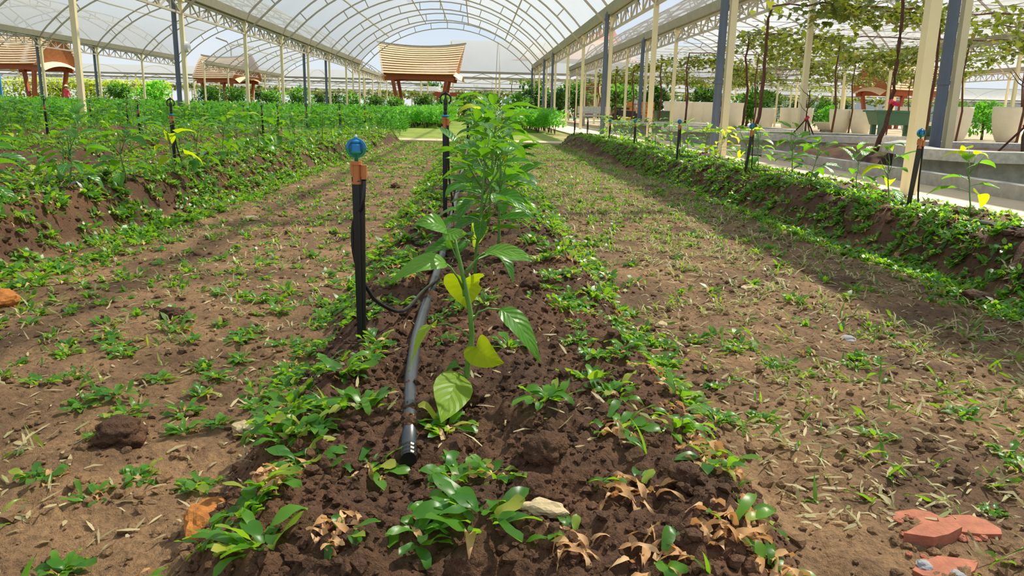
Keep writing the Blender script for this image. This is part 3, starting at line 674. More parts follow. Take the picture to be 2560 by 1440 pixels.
# ------------------------------------------------------------------ leaf builders (numpy)
class NB:
    """quad mesh with a per-leaf tint and material index"""
    def __init__(s): s.V = []; s.Q = []; s.T = []; s.Mi = []; s.n = 0
    def add(s, V, Q, tint, mi=0):
        V = np.asarray(V, float); s.V.append(V); s.Q.append(np.asarray(Q, int)+s.n); s.T.append(np.full(len(V), tint) if np.isscalar(tint) else tint)
        s.Mi.append(np.full(len(Q), mi) if np.isscalar(mi) else mi); s.n += len(V)
    def arrays(s): return np.concatenate(s.V), np.concatenate(s.Q), np.concatenate(s.T), np.concatenate(s.Mi)
    def mesh(s, name, mats):
        V, Q, T, Mi = s.arrays(); return npmesh(name, V, Q, mats, {'tint': T}, Mi)
def blade(rng, L, W, az, el, curl, seg=6, fold=.25, wave=.0, base=(0, 0, 0), shape='carpet', twist=0.0):
    s = np.linspace(0, 1, seg+1)
    ang = el-curl*s; ds = L/seg
    r = np.concatenate([[0], np.cumsum(np.cos(ang[:-1])*ds)]); z = np.concatenate([[0], np.cumsum(np.sin(ang[:-1])*ds)])
    if shape == 'carpet': w_ = W*(.5+.5*np.minimum(1, s*2.2))*np.sqrt(np.maximum(.006, 1-(np.maximum(0, s-.62)/.38)**2))
    elif shape == 'ovate': w_ = W*np.maximum(.03, np.sin(PI*np.clip(s, 0, 1)**.75)**.8)
    else: w_ = W*np.maximum(.05, (.75+.25*np.minimum(1, s*3))*(1-s**2.2))
    ph = rng.uniform(0, 6.28); wv = wave*W*np.sin(s*seg*1.25+ph); wv2 = wave*W*np.sin(s*seg*1.25+ph+1.9)
    ca, sa = math.cos(az), math.sin(az)
    tw = twist*s; cx, cz = np.cos(tw), np.sin(tw)
    nx_, nz_ = -np.sin(ang), np.cos(ang)      # blade normal in the (r,z) plane
    V = np.zeros((seg+1, 3, 3))
    for k, sgn, wz in ((0, -1, wv), (1, 0, 0*wv), (2, 1, wv2)):
        side = sgn*w_/2*cx; upn = (fold*w_/2*abs(sgn)+wz)+sgn*w_/2*cz
        R = r+nx_*upn; Zz = z+nz_*upn
        V[:, k, 0] = base[0]+R*ca-side*sa; V[:, k, 1] = base[1]+R*sa+side*ca; V[:, k, 2] = base[2]+Zz
    i = np.arange(seg)*3
    Q = np.concatenate([np.stack([i, i+1, i+4, i+3], 1), np.stack([i+1, i+2, i+5, i+4], 1)])
    return V.reshape(-1, 3), Q
def blade_lo(rng, L, W, az, el, curl, base=(0, 0, 0), seg=2):
    s = np.linspace(0, 1, seg+1); ang = el-curl*s; ds = L/seg
    r = np.concatenate([[0], np.cumsum(np.cos(ang[:-1])*ds)]); z = np.concatenate([[0], np.cumsum(np.sin(ang[:-1])*ds)])
    w_ = W*np.array([.55, 1.0, .16] if seg == 2 else [.5, 1, .9, .15]); ca, sa = math.cos(az), math.sin(az)
    V = np.zeros((seg+1, 2, 3)); tl = rng.uniform(-.5, .5)
    for k, sgn in ((0, -1), (1, 1)):
        V[:, k, 0] = base[0]+r*ca-sgn*w_/2*sa; V[:, k, 1] = base[1]+r*sa+sgn*w_/2*ca; V[:, k, 2] = base[2]+z+sgn*w_/2*tl
    i = np.arange(seg)*2
    return V.reshape(-1, 3), np.stack([i, i+1, i+3, i+2], 1)
GM = [M['grass'], M['dry'], M['wither']]
def tuft_leaves(rng, kind, hi=True):
    """list of (V, Q, tint, material) - one entry per leaf"""
    out = []
    if kind == 'wither':
        for k in range(rng.randint(6, 10)):
            dry = rng.random() < .62; L = rng.uniform(.035, .075); W = rng.uniform(.004, .009)
            a = (rng, L, W, rng.uniform(0, 6.28), rng.uniform(.05, 1.2), rng.uniform(.2, 2.0))
            base = (rng.uniform(-.02, .02), rng.uniform(-.02, .02), .002)
            out.append(blade(*a, 5, .3, .4, base, 'straw', rng.uniform(-2, 2)) + (rng.random()*.5, 2 if dry else 0) if hi else blade_lo(*a, base)+(rng.random()*.5, 2 if dry else 0))
    else:
        nd = {'green': 2, 'mix': 8, 'dry': 20}[kind]; ng = {'green': 20, 'mix': 13, 'dry': 5}[kind]
        if not hi: nd, ng = int(nd*.6+.5), int(ng*.62)
        for k in range(ng):
            L = rng.uniform(.022, .046); W = rng.uniform(.0095, .0155); b0 = rng.uniform(0, .026); t0 = rng.uniform(0, 6.28)
            a = (rng, L, W if hi else W*1.25, t0+rng.uniform(-1.1, 1.1), rng.uniform(.15, 1.0), rng.uniform(.2, 1.4))
            base = (b0*math.cos(t0), b0*math.sin(t0), .003+rng.uniform(0, .012))
            out.append((blade(*a, 6, .2, .16, base, 'carpet', rng.uniform(-.6, .6)) if hi else blade_lo(*a, base))+(rng.random()*.8, 0))
        for k in range(nd):
            L = rng.uniform(.02, .04); W = rng.uniform(.006, .012)
            a = (rng, L, W, rng.uniform(0, 6.28), rng.uniform(.0, 1.3), rng.uniform(.5, 3.4)); base = (rng.uniform(-.028, .028), rng.uniform(-.028, .028), .004)
            out.append((blade(*a, 6, .5, .3, base, 'straw', rng.uniform(-2, 2)) if hi else blade_lo(*a, base))+(rng.random()*.8, 1))
    return out
rng = random.Random(7)
TM = {}
for kind, cnt in (('green', 6), ('mix', 4), ('dry', 3), ('wither', 6)):
    TM[kind] = []
    for k in range(cnt):
        lv = tuft_leaves(rng, kind, True); nb = NB(); lms = []
        for (V, Q, tn, mi) in lv:
            nb.add(V, Q, tn, mi); one = NB(); one.add(V, Q, tn, 0); lms.append(one.mesh('leaf', [GM[mi]]))
        lo = NB()
        for (V, Q, tn, mi) in tuft_leaves(rng, kind, False): lo.add(V, Q, tn, mi)
        TM[kind].append((nb.mesh('grass_tuft', GM), lms, lo.arrays()))

# ------------------------------------------------------------------ where the grass grows
rs = np.random.RandomState(3)
cand = []      # x, y, kind, scale, zone
def scatter(x0, x1, y0, y1, dens, kinds, sc, zone, keep=None, fall=None):
    n = int(abs(x1-x0)*(y1-y0)*dens); xx = rs.uniform(x0, x1, n); yy = rs.uniform(y0, y1, n)
    k = rs.choice(list(kinds.keys()), n, p=list(kinds.values())); s_ = rs.uniform(sc[0], sc[1], n)
    ok = np.ones(n, bool) if keep is None else keep(xx, yy)
    for i in range(n):
        if ok[i]: cand.append((xx[i], yy[i], k[i], s_[i], zone))
# left aisle: plugs set about a hand apart
for yy in np.arange(.75, 7.5, .118):
    for xx in np.arange(-1.52, -.42, .118):
        if rs.rand() < .84: cand.append((xx+rs.uniform(-.045, .045), yy+rs.uniform(-.045, .045), rs.choice(['green', 'mix', 'wither'], p=[.66, .14, .20]), rs.uniform(.7, 1.1)*(1-.055*min(yy, 6)), 'left aisle'))
scatter(-1.5, -.4, 7.5, 13.9, 150, {'green': .5, 'mix': .1, 'wither': .4}, (.6, .95), 'left aisle')
scatter(-1.5, -.42, 1.6, 7.5, 110, {'green': .25, 'mix': .05, 'wither': .7}, (.45, .8), 'left aisle')
# right aisle: browned blades with a few green ones
scatter(.52, 1.72, .85, 3.2, 150, {'wither': .84, 'green': .13, 'mix': .03}, (.55, 1.05), 'right aisle')
scatter(.5, 1.7, 3.2, 8, 260, {'wither': .84, 'green': .16}, (.55, 1.0), 'right aisle')
scatter(.45, 1.62, 8, 13.9, 240, {'wither': .6, 'green': .4}, (.6, .9), 'right aisle')
# shoulders of the central bed
for (a, b_) in ((-.45, -.17), (.2, .5)):
    scatter(a, b_, 1.35, 3.2, 300, {'green': .72, 'mix': .22, 'dry': .06}, (.55, .95), 'central bed')
    scatter(a, b_, 3.2, 13.8, 330, {'green': .86, 'mix': .14}, (.55, .9), 'central bed')
scatter(-.18, .22, 1.6, 13.8, 22, {'green': .9, 'mix': .1}, (.45, .75), 'central bed')
# left beds and right bed
kL = lambda x, y: x > -1.05*y-.6
scatter(-2.0, -1.42, 1.6, 13.9, 420, {'green': .76, 'mix': .2, 'wither': .04}, (.65, 1.1), 'left bed', kL)
scatter(-2.75, -2.0, 1.6, 13.9, 240, {'green': .8, 'mix': .2}, (.55, 1.0), 'left bed', kL)
scatter(-8.9, -2.7, 2.5, 14.0, 95, {'green': .85, 'mix': .15}, (.7, 1.2), 'left field', kL)
kR = lambda x, y: x < .95*y+.6
scatter(1.66, 2.08, 1.5, 13.9, 560, {'green': .9, 'mix': .08, 'wither': .02}, (.6, .95), 'right bed', kR)
scatter(2.05, 2.46, 1.5, 13.9, 270, {'green': .9, 'mix': .1}, (.5, .85), 'right bed', kR)
# the plugs at the front of the central bed, one by one
FRONT = [((650, 1375), 'green', 1.35), ((862, 1385), 'dry', 1.0), ((1035, 1378), 'green', 1.0), ((1190, 1345), 'green', 1.45), ((1150, 1222), 'green', 1.15), ((1235, 1240), 'mix', 1.0), ((1425, 1365), 'dry', .95),
         ((1368, 1098), 'green', 1.05), ((1125, 1108), 'green', 1.05), ((925, 1182), 'mix', 1.1), ((770, 1175), 'green', 1.15), ((655, 1245), 'mix', 1.2), ((1585, 1265), 'dry', 1.15), ((1545, 1140), 'mix', 1.15), ((1528, 1045), 'green', 1.1),
         ((1700, 1015), 'green', 1.1), ((1690, 1060), 'dry', 1.0), ((1745, 1120), 'dry', 1.2), ((1640, 1400), 'dry', 1.1), ((1805, 1350), 'dry', 1.3), ((1940, 1385), 'dry', 1.2), ((1455, 965), 'green', 1.0), ((1275, 922), 'green', .95),
         ((1120, 880), 'green', .7), ((860, 985), 'green', 1.2), ((900, 1075), 'green', 1.1), ((700, 1090), 'green', 1.2), ((745, 1010), 'green', 1.1), ((540, 1290), 'green', .9), ((460, 1415), 'dry', .8), ((1640, 930), 'mix', 1.0), ((1560, 900), 'green', 1.0),
         ((600, 1300), 'green', .9), ((830, 1060), 'green', 1.1), ((720, 1130), 'green', 1.0), ((790, 1120), 'green', 1.0), ((1480, 990), 'green', 1.0), ((1780, 1200), 'mix', 1.1), ((1680, 1120), 'green', 1.0), ((820, 930), 'green', 1.1), ((940, 890), 'green', 1.0), ((1660, 985), 'dry', .9), ((1600, 955), 'dry', .8), ((1720, 1165), 'dry', .9), ((1870, 1290), 'dry', 1.0), ((1800, 1150), 'dry', .9), ((700, 1215), 'dry', .9)]
front = []
for (px, py), k, s_ in FRONT:
    p = G(px, py, .1); front.append((p.x, p.y, k, s_, 'bed front'))
# clear random tufts from the furrow, the tube, the stones and the listed ones
fx = np.array([(f[0], f[1]) for f in front])
cand = [q for q in cand if not (-.34 < q[0] < -.2 and 1.42 < q[1] < 1.66)]
cand = [q for q in cand if not (q[4] == 'central bed' and q[1] < 1.75 and np.min((fx[:, 0]-q[0])**2+(fx[:, 1]-q[1])**2) < .06**2)]
C = np.array([(q[0], q[1]) for q in cand])
def inview(x, y):
    d = np.stack([x, y, np.full_like(x, .1)], 1)-CAM; zz = d@fw
    u = 1280+FPX*(d@rt)/zz; v = 720-FPX*(d@up)/zz
    return (zz > .1) & (u > -30) & (u < 2590) & (v > 0) & (v < 1470)
vis = inview(C[:, 0], C[:, 1]); dist = np.hypot(C[:, 0], C[:, 1])
size = np.array([q[3] for q in cand])/dist
order = np.argsort(np.where(vis, -size, 1e9))
NIND = 300-len(front)
ind = [cand[i] for i in order[:NIND]]; rest_i = order[NIND:]
ZL = {'left aisle': 'on the bare soil of the left aisle', 'right aisle': 'on the bare soil of the right aisle', 'central bed': 'on a shoulder of the central bed', 'left bed': 'on the face of the left bed', 'right bed': 'on the face of the right bed', 'left field': 'in the left field', 'bed front': 'on the front of the central bed'}
KL = {'green': 'broad-leaved green grass tuft', 'mix': 'green grass tuft with browned leaves', 'dry': 'withered straw-brown grass tuft', 'wither': 'sparse tuft of faded grass blades'}
def slope_rot(x, y):
    e_ = .03; hx = (Hs(x+e_, y)-Hs(x-e_, y))/(2*e_); hy = (Hs(x, y+e_)-Hs(x, y-e_))/(2*e_)
    k = .5; return Vector((-hx*k, -hy*k, 1)).normalized()
def place_tuft(q, i, split, label):
    x, y, k, s_, zone = q; var = TM[k][i % len(TM[k])]
    z = Hs(x, y)-.003; nrm = slope_rot(x, y)
    rot = (nrm.to_track_quat('Z', 'Y') @ Euler((0, 0, (i*2.399) % 6.283)).to_quaternion()).to_euler()
    if split:
        o = link('grass_tuft', None, None, (x, y, z), rot, s_); o.empty_display_size = .02
        for lm in var[1]: link('leaf', lm, o)
    else: o = link('grass_tuft', var[0], None, (x, y, z), rot, s_)
    tag(o, label, 'grass', 'grass tufts %s' % ZL[zone]); return o
FL = ['lush green grass tuft at the bottom edge, left of centre', 'straw-brown tuft at the bottom edge left of the long-leaved one', 'green tuft at the bottom edge just left of the largest', 'largest long-leaved green tuft at the bottom centre', 'upper left of the tall tufts below the hose end', 'tuft with dead leaves just above the largest bottom tuft', 'brown and green tuft at the bottom right of centre',
      'green tuft alone on soil right of the hose end', 'green tuft touching the hose end cap', 'green tuft with a tall dry flower of leaves left of the hose end']
FL += ['green tuft left of the tuft with the dry flower', 'straw and green tuft on the left front corner above the orange stone', 'brown curled tuft alone on the right of the front slope', 'half-browned tuft right of the round clod', 'lush green tuft at the right, below the lone shoulder tuft', 'green tuft on the upper right foot of the bed', 'brown tuft directly below the upper right green tuft',
       'large brown tuft on the right edge of the bed', 'brown tuft at the bottom edge, right of centre', 'big straw-brown tuft near the bottom right corner of the bed', 'brown tuft at the lowest right foot of the bed', 'green tuft right of the hanging long leaf', 'green tuft below the low yellow leaf', 'small green tuft behind the near pepper stem',
       'green tuft left of the hose beside bare soil', 'green tuft left of the hose nearer its end', 'green tuft on the left shoulder above the pale stone', 'green tuft on the left shoulder higher than the pale stone', 'small green tuft behind the orange stone', 'dry curled tuft at the bottom left foot of the bed', 'half-browned tuft on the right shoulder top', 'green tuft on the right shoulder top',
       'small green tuft right of the orange stone', 'green tuft second left of the hose middle', 'green tuft under the pale stone on the left shoulder', 'green tuft between the dry flower tuft and left edge', 'green tuft right of the lone shoulder tuft', 'half-browned tuft at the right foot above the grass sprout', 'green tuft among brown ones on the right edge', 'green tuft at the foot of the nearest stake, lower left', 'green tuft just right of the nearest stake foot', 'brown curled tuft beside the upper right green tuft', 'small brown tuft on the right shoulder edge', 'brown tuft behind the brown one alone on the right', 'brown tuft left of the lowest right one', 'brown tuft at the outer right foot of the bed', 'dry curled tuft on the left front slope']
for i, q in enumerate(front):
    lb = FL[i]
    place_tuft(q, i, True, lb)
def where(q):
    x, y, k, s_, z_ = q
    side = {'central bed': 'at the %s of the %s shoulder' % ('foot' if abs(x-.02) > .37 else ('middle' if abs(x-.02) > .27 else 'top'), 'left' if x < 0 else 'right'), 'left aisle': 'in the left aisle', 'right aisle': 'in the right aisle', 'left bed': 'on the left bed', 'right bed': 'on the right bed', 'left field': 'in the left field'}[z_]
    band = 'closest to the camera' if y < 1.15 else ('level with the hose end' if y < 1.4 else ('level with the nearest stake' if y < 1.85 else ('just behind the nearest stake' if y < 2.05 else ('beside the second pepper plant' if y < 2.2 else 'beyond the second pepper plant'))))
    lane = ''
    if z_ in ('left aisle', 'right aisle'): a_ = abs(x)-.45; lane = ' by the bed' if a_ < .3 else (' mid-aisle' if a_ < .65 else ' at the outer side')
    return side+lane+', '+band
KS = {'green': 'green grass tuft', 'mix': 'half-browned grass tuft', 'dry': 'straw-brown grass tuft', 'wither': 'faded grass tuft'}
for i, q in enumerate(ind): place_tuft(q, i+3, i < 45, KS[q[2]]+' '+where(q))
# the remaining thousands, one object per zone
bz = {}
for i in rest_i:
    q = cand[i]; bz.setdefault('left' if q[4] in ('left bed', 'left field') else ('right' if q[4] == 'right bed' else 'mid'), []).append((i, q))
for zone, lst in bz.items():
    A = []; off = 0; VV, QQ, TT, MM = [], [], [], []
    by = {}
    for i, q in lst:
        d_ = math.hypot(q[0], q[1]); hi = False
        by.setdefault((q[2], int(rs.randint(len(TM[q[2]])))), []).append(q)
    for (k, vi), qs in by.items():
        V0, Q0, T0, M0 = TM[k][vi][2]
        P = np.array([(q[0], q[1], q[3]) for q in qs]); n_ = len(P); th = rs.uniform(0, 6.28, n_)
        zz = H(P[:, 0], P[:, 1])-.003; e_ = .04
        hx = (H(P[:, 0]+e_, P[:, 1])-H(P[:, 0]-e_, P[:, 1]))/(2*e_); hy = (H(P[:, 0], P[:, 1]+e_)-H(P[:, 0], P[:, 1]-e_))/(2*e_)
        ca, sa = np.cos(th)[:, None], np.sin(th)[:, None]
        x = (V0[None, :, 0]*ca-V0[None, :, 1]*sa)*P[:, 2:3]; y = (V0[None, :, 0]*sa+V0[None, :, 1]*ca)*P[:, 2:3]; z = V0[None, :, 2]*P[:, 2:3]
        z2 = z+.55*(x*np.clip(hx, -1, 1)[:, None]+y*np.clip(hy, -1, 1)[:, None]); x = x-z*.5*np.clip(hx, -1, 1)[:, None]; y = y-z*.5*np.clip(hy, -1, 1)[:, None]
        Wd = np.stack([x+P[:, 0:1], y+P[:, 1:2], z2+zz[:, None]], 2).reshape(-1, 3)
        QQ.append((Q0[None]+(np.arange(n_)*len(V0))[:, None, None]).reshape(-1, 4)+off); VV.append(Wd); off += len(Wd)
        TT.append((T0[None]+rs.uniform(0, .35, n_)[:, None]).ravel() % .85); MM.append(np.tile(M0, n_))
    o = link('grass_cover', npmesh('grass_cover', np.concatenate(VV), np.concatenate(QQ), GM, {'tint': np.concatenate(TT)}, np.concatenate(MM)))
    tag(o, {'left': 'low green grass covering the left beds', 'right': 'low green grass covering the right bed', 'mid': 'sparse low grass over the aisles and the central bed'}[zone], 'grass', kind='stuff')
    print('grass', zone, len(lst), len(np.concatenate(QQ))*2)

# dead blades lying flat between the tufts
VV, QQ, TT, off = [], [], [], 0
rgl = random.Random(31)
for n_, x0, x1, p_ in ((4200, .5, 1.75, 1.0), (1500, -1.5, -.4, 1.0), (900, -.42, .48, 1.0)):
    lx = rs.uniform(x0, x1, n_); ly = 1.0*(10.0/1.0)**(rs.rand(n_)*.95); lz = H(lx, ly)
    for i in range(n_):
        V, Q = blade_lo(rgl, rgl.uniform(.012, .04), rgl.uniform(.003, .007), rgl.uniform(0, 6.28), rgl.uniform(-.1, .5), rgl.uniform(-.3, .9)); V = V+np.array([lx[i], ly[i], lz[i]+.003]); VV.append(V); QQ.append(Q+off); off += len(V); TT.append(np.full(len(V), rgl.random()*.85))
o = link('leaf_litter', npmesh('leaf_litter', np.concatenate(VV), np.concatenate(QQ), [M['wither']], {'tint': np.concatenate(TT)})); tag(o, 'dead straw-coloured blades scattered flat on the soil', 'litter', kind='stuff')

# ------------------------------------------------------------------ clods, stones, brick fragments
def lump(rng, sub=1, flat=.75, rough=.25, crumb=False):
    import bmesh
    bm = bmesh.new(); bmesh.ops.create_icosphere(bm, subdivisions=sub, radius=1)
    sd = rng.uniform(0, 99)
    from mathutils import noise as mn
    for v in bm.verts:
        n_ = mn.noise(v.co*1.3+Vector((sd, 0, 0)))*1.1+mn.noise(v.co*3.1+Vector((0, sd, 0)))*.6
        if crumb: n_ += .45*abs(mn.noise(v.co*7+Vector((sd, 3, 0))))+.5*mn.noise(v.co*14+Vector((sd, 3, 5)))
        v.co *= 1+rough*n_; v.co.z *= flat
    V = np.array([v.co[:] for v in bm.verts]); F = np.array([[l.index for l in f.verts] for f in bm.faces]); bm.free(); return V, F
rng = random.Random(12)
def stuff_lumps(name, n, xr, yr, rr, label, accept, mname):
    T_ = [lump(rng, 1, .75, .6) for _ in range(8)]; VV, FF = [], []; off = 0
    xx = rs.uniform(*xr, n); u = rs.rand(n); yy = yr[0]*(yr[1]/yr[0])**u; ok = accept(xx, yy); xx, yy = xx[ok], yy[ok]; zz = H(xx, yy)
    rad = rr[0]*(rr[1]/rr[0])**(rs.rand(len(xx))**2.2)
    for i in range(len(xx)):
        V, F = T_[i % 8]; th = rs.uniform(0, 6.28); ca, sa = math.cos(th), math.sin(th)
        W = np.stack([V[:, 0]*ca-V[:, 1]*sa, V[:, 0]*sa+V[:, 1]*ca, V[:, 2]], 1)*rad[i]+np.array([xx[i], yy[i], zz[i]+rad[i]*.25]); VV.append(W); FF.append(F+off); off += len(W)
    o = link(name, npmesh(name, np.concatenate(VV), np.concatenate(FF), [M[mname]], smooth=False)); tag(o, label, 'soil crumbs', kind='stuff')
stuff_lumps('soil_crumbs', 11000, (-.45, .5), (.72, 4.0), (.002, .011), 'loose dark soil crumbs on the central bed', lambda x, y: np.maximum.reduce(bedmask(x, y)) > .15, 'clod')
stuff_lumps('soil_crumbs', 9000, (-1.5, 1.7), (.85, 6.0), (.002, .013), 'scattered soil crumbs on the aisles', lambda x, y: np.maximum.reduce(bedmask(x, y)) < .3, 'soil')
stuff_lumps('soil_crumbs', 2600, (-2.1, -1.4), (1.8, 9.0), (.004, .022), 'dark soil crumbs on the face of the left bed', lambda x, y: np.maximum.reduce(bedmask(x, y)) > .1, 'clod')
stuff_lumps('soil_crumbs', 2600, (1.62, 2.3), (1.8, 9.0), (.004, .022), 'dark soil crumbs on the face of the right bed', lambda x, y: np.maximum.reduce(bedmask(x, y)) > .1, 'clod')
def rock(name, label, cat, px, py, r, m_, flat=.6, z=None, ex=(1, 1), group=None):
    p = G(px, py, z if z is not None else .02); zz = Hs(p.x, p.y)
    V, F = lump(rng, 4 if m_ == 'clod' else 3, flat, .3, m_ == 'clod'); V = V*np.array([ex[0], ex[1], 1])*r
    o = link(name, npmesh(name, V, F, [M[m_]], smooth=(m_ == 'clod')), None, (p.x, p.y, zz+r*flat*.45), (0, 0, rng.uniform(0, 6))); tag(o, label, cat, group); return o
for a in (('soil_clod', 'large dark soil clod under a tuft in the left aisle', 'clod', 300, 1075, .045, 'clod'), ('soil_clod', 'round soil clod right of the hose end', 'clod', 1360, 1175, .027, 'clod', .8, .12), ('soil_clod', 'soil clod at the bottom edge below the largest tuft', 'clod', 1180, 1412, .028, 'clod', .8, .1),
          ('soil_clod', 'soil clod on the crown behind the hanging leaf', 'clod', 1170, 1010, .03, 'clod', .8, .12), ('soil_clod', 'broad soil clod under the pale stone', 'clod', 1320, 1250, .028, 'clod', .7, .11), ('soil_clod', 'dark soil clod at the right edge of the crown', 'clod', 1325, 735, .026, 'clod', .8, .12),
          ('soil_clod', 'small clod at the left of the front slope', 'clod', 820, 1185, .02, 'clod', .9, .1), ('soil_clod', 'clod in the cracked right front slope', 'clod', 1715, 1250, .018, 'clod', .8, .06), ('soil_clod', 'clod below the cracked right front slope', 'clod', 1700, 1340, .02, 'clod', .8, .05),
          ('soil_clod', 'dark clod in the middle of the left aisle', 'clod', 430, 785, .03, 'clod', .6), ('soil_clod', 'clod at the foot of the right bed face', 'clod', 2440, 730, .05, 'clod', .5), ('soil_clod', 'clod far along the left aisle', 'clod', 988, 462, .035, 'clod', .7),
          ('stone', 'pale angular stone beside the left bed edge', 'stone', 622, 1058, .028, 'stone', .55, .02, (1.1, .8)), ('stone', 'pale flat stone on the front of the bed', 'stone', 1362, 1280, .021, 'stone', .5, .12, (1.3, .7)), ('stone', 'rusty orange stone by the left foot of the bed', 'stone', 512, 1292, .036, 'ostone', .55, .03, (1.3, .8)),
          ('stone', 'small grey stone in the right aisle shade', 'stone', 2125, 818, .022, 'gstone', .4), ('stone', 'yellowish stone at the left picture edge', 'stone', 4, 738, .05, 'ostone', .7), ('stone', 'pale pebble behind the right shoulder tufts', 'stone', 1655, 800, .018, 'stone', .5), ('stone', 'pale stone in the middle of the right aisle', 'stone', 1875, 700, .03, 'stone', .35),
          ('stone', 'flat pale stone on the left aisle near the bed face', 'stone', 628, 540, .04, 'stone', .35), ('stone', 'grey pebble beside the brick fragments', 'stone', 2313, 1393, .011, 'gstone', .6), ('stone', 'dark pebble right of the brick fragments', 'stone', 2400, 1420, .011, 'gstone', .5)):
    rock(*a)
for i, (px, py, r, ex, lb) in enumerate(((2330, 1362, .040, (1.1, .45), 'thick red brick fragment at bottom right'), (2425, 1332, .042, (1.0, .7), 'flat red brick slab right of the thick fragment'), (2360, 1432, .046, (1.1, .5), 'red brick slab at the bottom edge'), (2290, 1305, .036, (1.3, .6), 'crumbled red brick patch above the fragments'))):
    p = G(px, py); rg = random.Random(i+40); n_ = 9
    P = [(r*ex[0]*(1+.25*rg.uniform(-1, 1))*math.cos(2*PI*k/n_), r*ex[1]*(1+.25*rg.uniform(-1, 1))*math.sin(2*PI*k/n_)) for k in range(n_)]
    b = MB().prism(P, -.02, [.012, .005, .006, .002][i]); o = part('brick_fragment', b, M['brick'], None, loc=(p.x, p.y, Hs(p.x, p.y)+.001), rot=(rg.uniform(-.05, .05), rg.uniform(-.05, .05), rg.uniform(-.3, .3))); tag(o, lb, 'brick')
    if i == 3:
        pass
for i in range(14):
    rg = random.Random(i+90); px, py = rg.uniform(2225, 2460), rg.uniform(1300, 1420); o = rock('brick_chip', 'small red brick chip among the fragments', 'brick', px, py, rg.uniform(.004, .009), 'brick', .5, 0, (1, .8), 'red brick chips at bottom right')

# ------------------------------------------------------------------ pepper plants
def outline(s, heart):
    if heart: t_, A_, B_ = (0, .08, .18, .3, .45, .65, .82, .93, 1), (.0, -.16, -.14, .0, .24, .56, .78, .92, 1), (.02, .46, .78, .97, .98, .70, .40, .14, .0)
    else: t_, A_, B_ = (0, .08, .2, .35, .5, .68, .84, .94, 1), (.0, .04, .15, .32, .5, .69, .85, .95, 1), (.02, .38, .76, .98, .96, .72, .38, .13, .0)
    return float(np.interp(s, t_, A_)), float(np.interp(s, t_, B_))
def ovate(L, W, hi=True, droop=.9, cup=.25, quilt=.0, el=.25, pet=.45, heart=False, seed=0, notch=False):
    """leaf along +X from its petiole foot at the origin; returns V, Q(list), uv, mi"""
    rg = random.Random(seed); nu, nv = (10, 6) if hi else (4, 2)
    # petiole
    pl = pet*L; V, F, UV, Mi = [], [], [], []
    npt = 4 if hi else 2; r = .012*L+.0005; P = []
    for i in range(npt+1):
        s = i/npt; P.append(Vector((pl*s, 0, pl*(.75*s-.35*s*s))))
    for p in P:
        for k in range(3): a = 2*PI*k/3; V.append((p.x, p.y+r*math.cos(a), p.z+r*math.sin(a))); UV.append((0, .5))
    for i in range(npt):
        for k in range(3): F.append((i*3+k, i*3+(k+1) % 3, i*3+3+(k+1) % 3, i*3+3+k)); Mi.append(1)
    o = len(V); x, z = P[-1].x, P[-1].z; ang = el
    cx, cz, pa = [x], [z], [ang]
    for i in range(nu):
        x += math.cos(ang)*L/nu; z += math.sin(ang)*L/nu; ang -= droop/nu; cx.append(x); cz.append(z); pa.append(ang)
    for i in range(nu+1):
        s = i/nu
        ea, eb = outline(s, heart); w_ = max(W/2*eb, .0025*L); sh = L*(ea-s)
        for j in range(nv+1):
            v = -1+2*j/nv; ww = w_*v; q_ = sh*abs(v)**1.5
            lift = cup*abs(ww)+quilt*L*(math.sin(s*22-abs(v)*6)*.5)*(abs(v) > .1)*(abs(v) < .95)+.02*L*math.sin(s*9+seed)*v*v
            V.append((cx[i]-math.sin(pa[i])*lift+math.cos(pa[i])*q_, ww, cz[i]+math.cos(pa[i])*lift+math.sin(pa[i])*q_)); UV.append((s, .5+v/2))
    for i in range(nu):
        for j in range(nv): a = o+i*(nv+1)+j; F.append((a, a+1, a+nv+2, a+nv+1)); Mi.append(0)
    return V, F, UV, Mi
def leafmesh(name, data, mats, tint=.3):
    V, F, UV, Mi = data; me = npmesh(name, np.array(V), np.array(F), mats, {'tint': np.full(len(V), tint)}, np.array(Mi))
    uv = me.uv_layers.new(name='UVMap'); li = np.zeros(len(me.loops), dtype=np.int32); me.loops.foreach_get('vertex_index', li)
    uv.data.foreach_set('uv', np.array(UV, dtype=np.float32)[li].ravel()); return me
rg = random.Random(5)
LH = [leafmesh('leaf', ovate(1, rg.uniform(.38, .5), True, rg.uniform(.5, 1.6), rg.uniform(.1, .5), .022, rg.uniform(-.1, .5), rg.uniform(.3, .55), False, k), [M['pepper'], M['stem']]) for k in range(8)]
LHp = [leafmesh('leaf', ovate(1, .55, True, 1.2, .25, .02, .1, .5, True, k+20), [M['pepper_pale'], M['stem']]) for k in range(2)]
LHy = [leafmesh('leaf', ovate(1, .62, True, 1.5, .2, .02, .0, .5, True, k+30), [M['pepper_yellow'], M['stem']]) for k in range(2)]
LLd = [ovate(1, rg.uniform(.4, .52), False, rg.uniform(.5, 1.5), rg.uniform(.1, .5), 0, rg.uniform(-.1, .5), .4, False, k) for k in range(6)]
LL = [leafmesh('leaf', d_, [M['pepper_lo'], M['stem']]) for d_ in LLd]
LLy = [leafmesh('leaf', ovate(1, .6, False, 1.3, .2, 0, .1, .45, True, 70), [M['pepper_yellow'], M['stem']])]
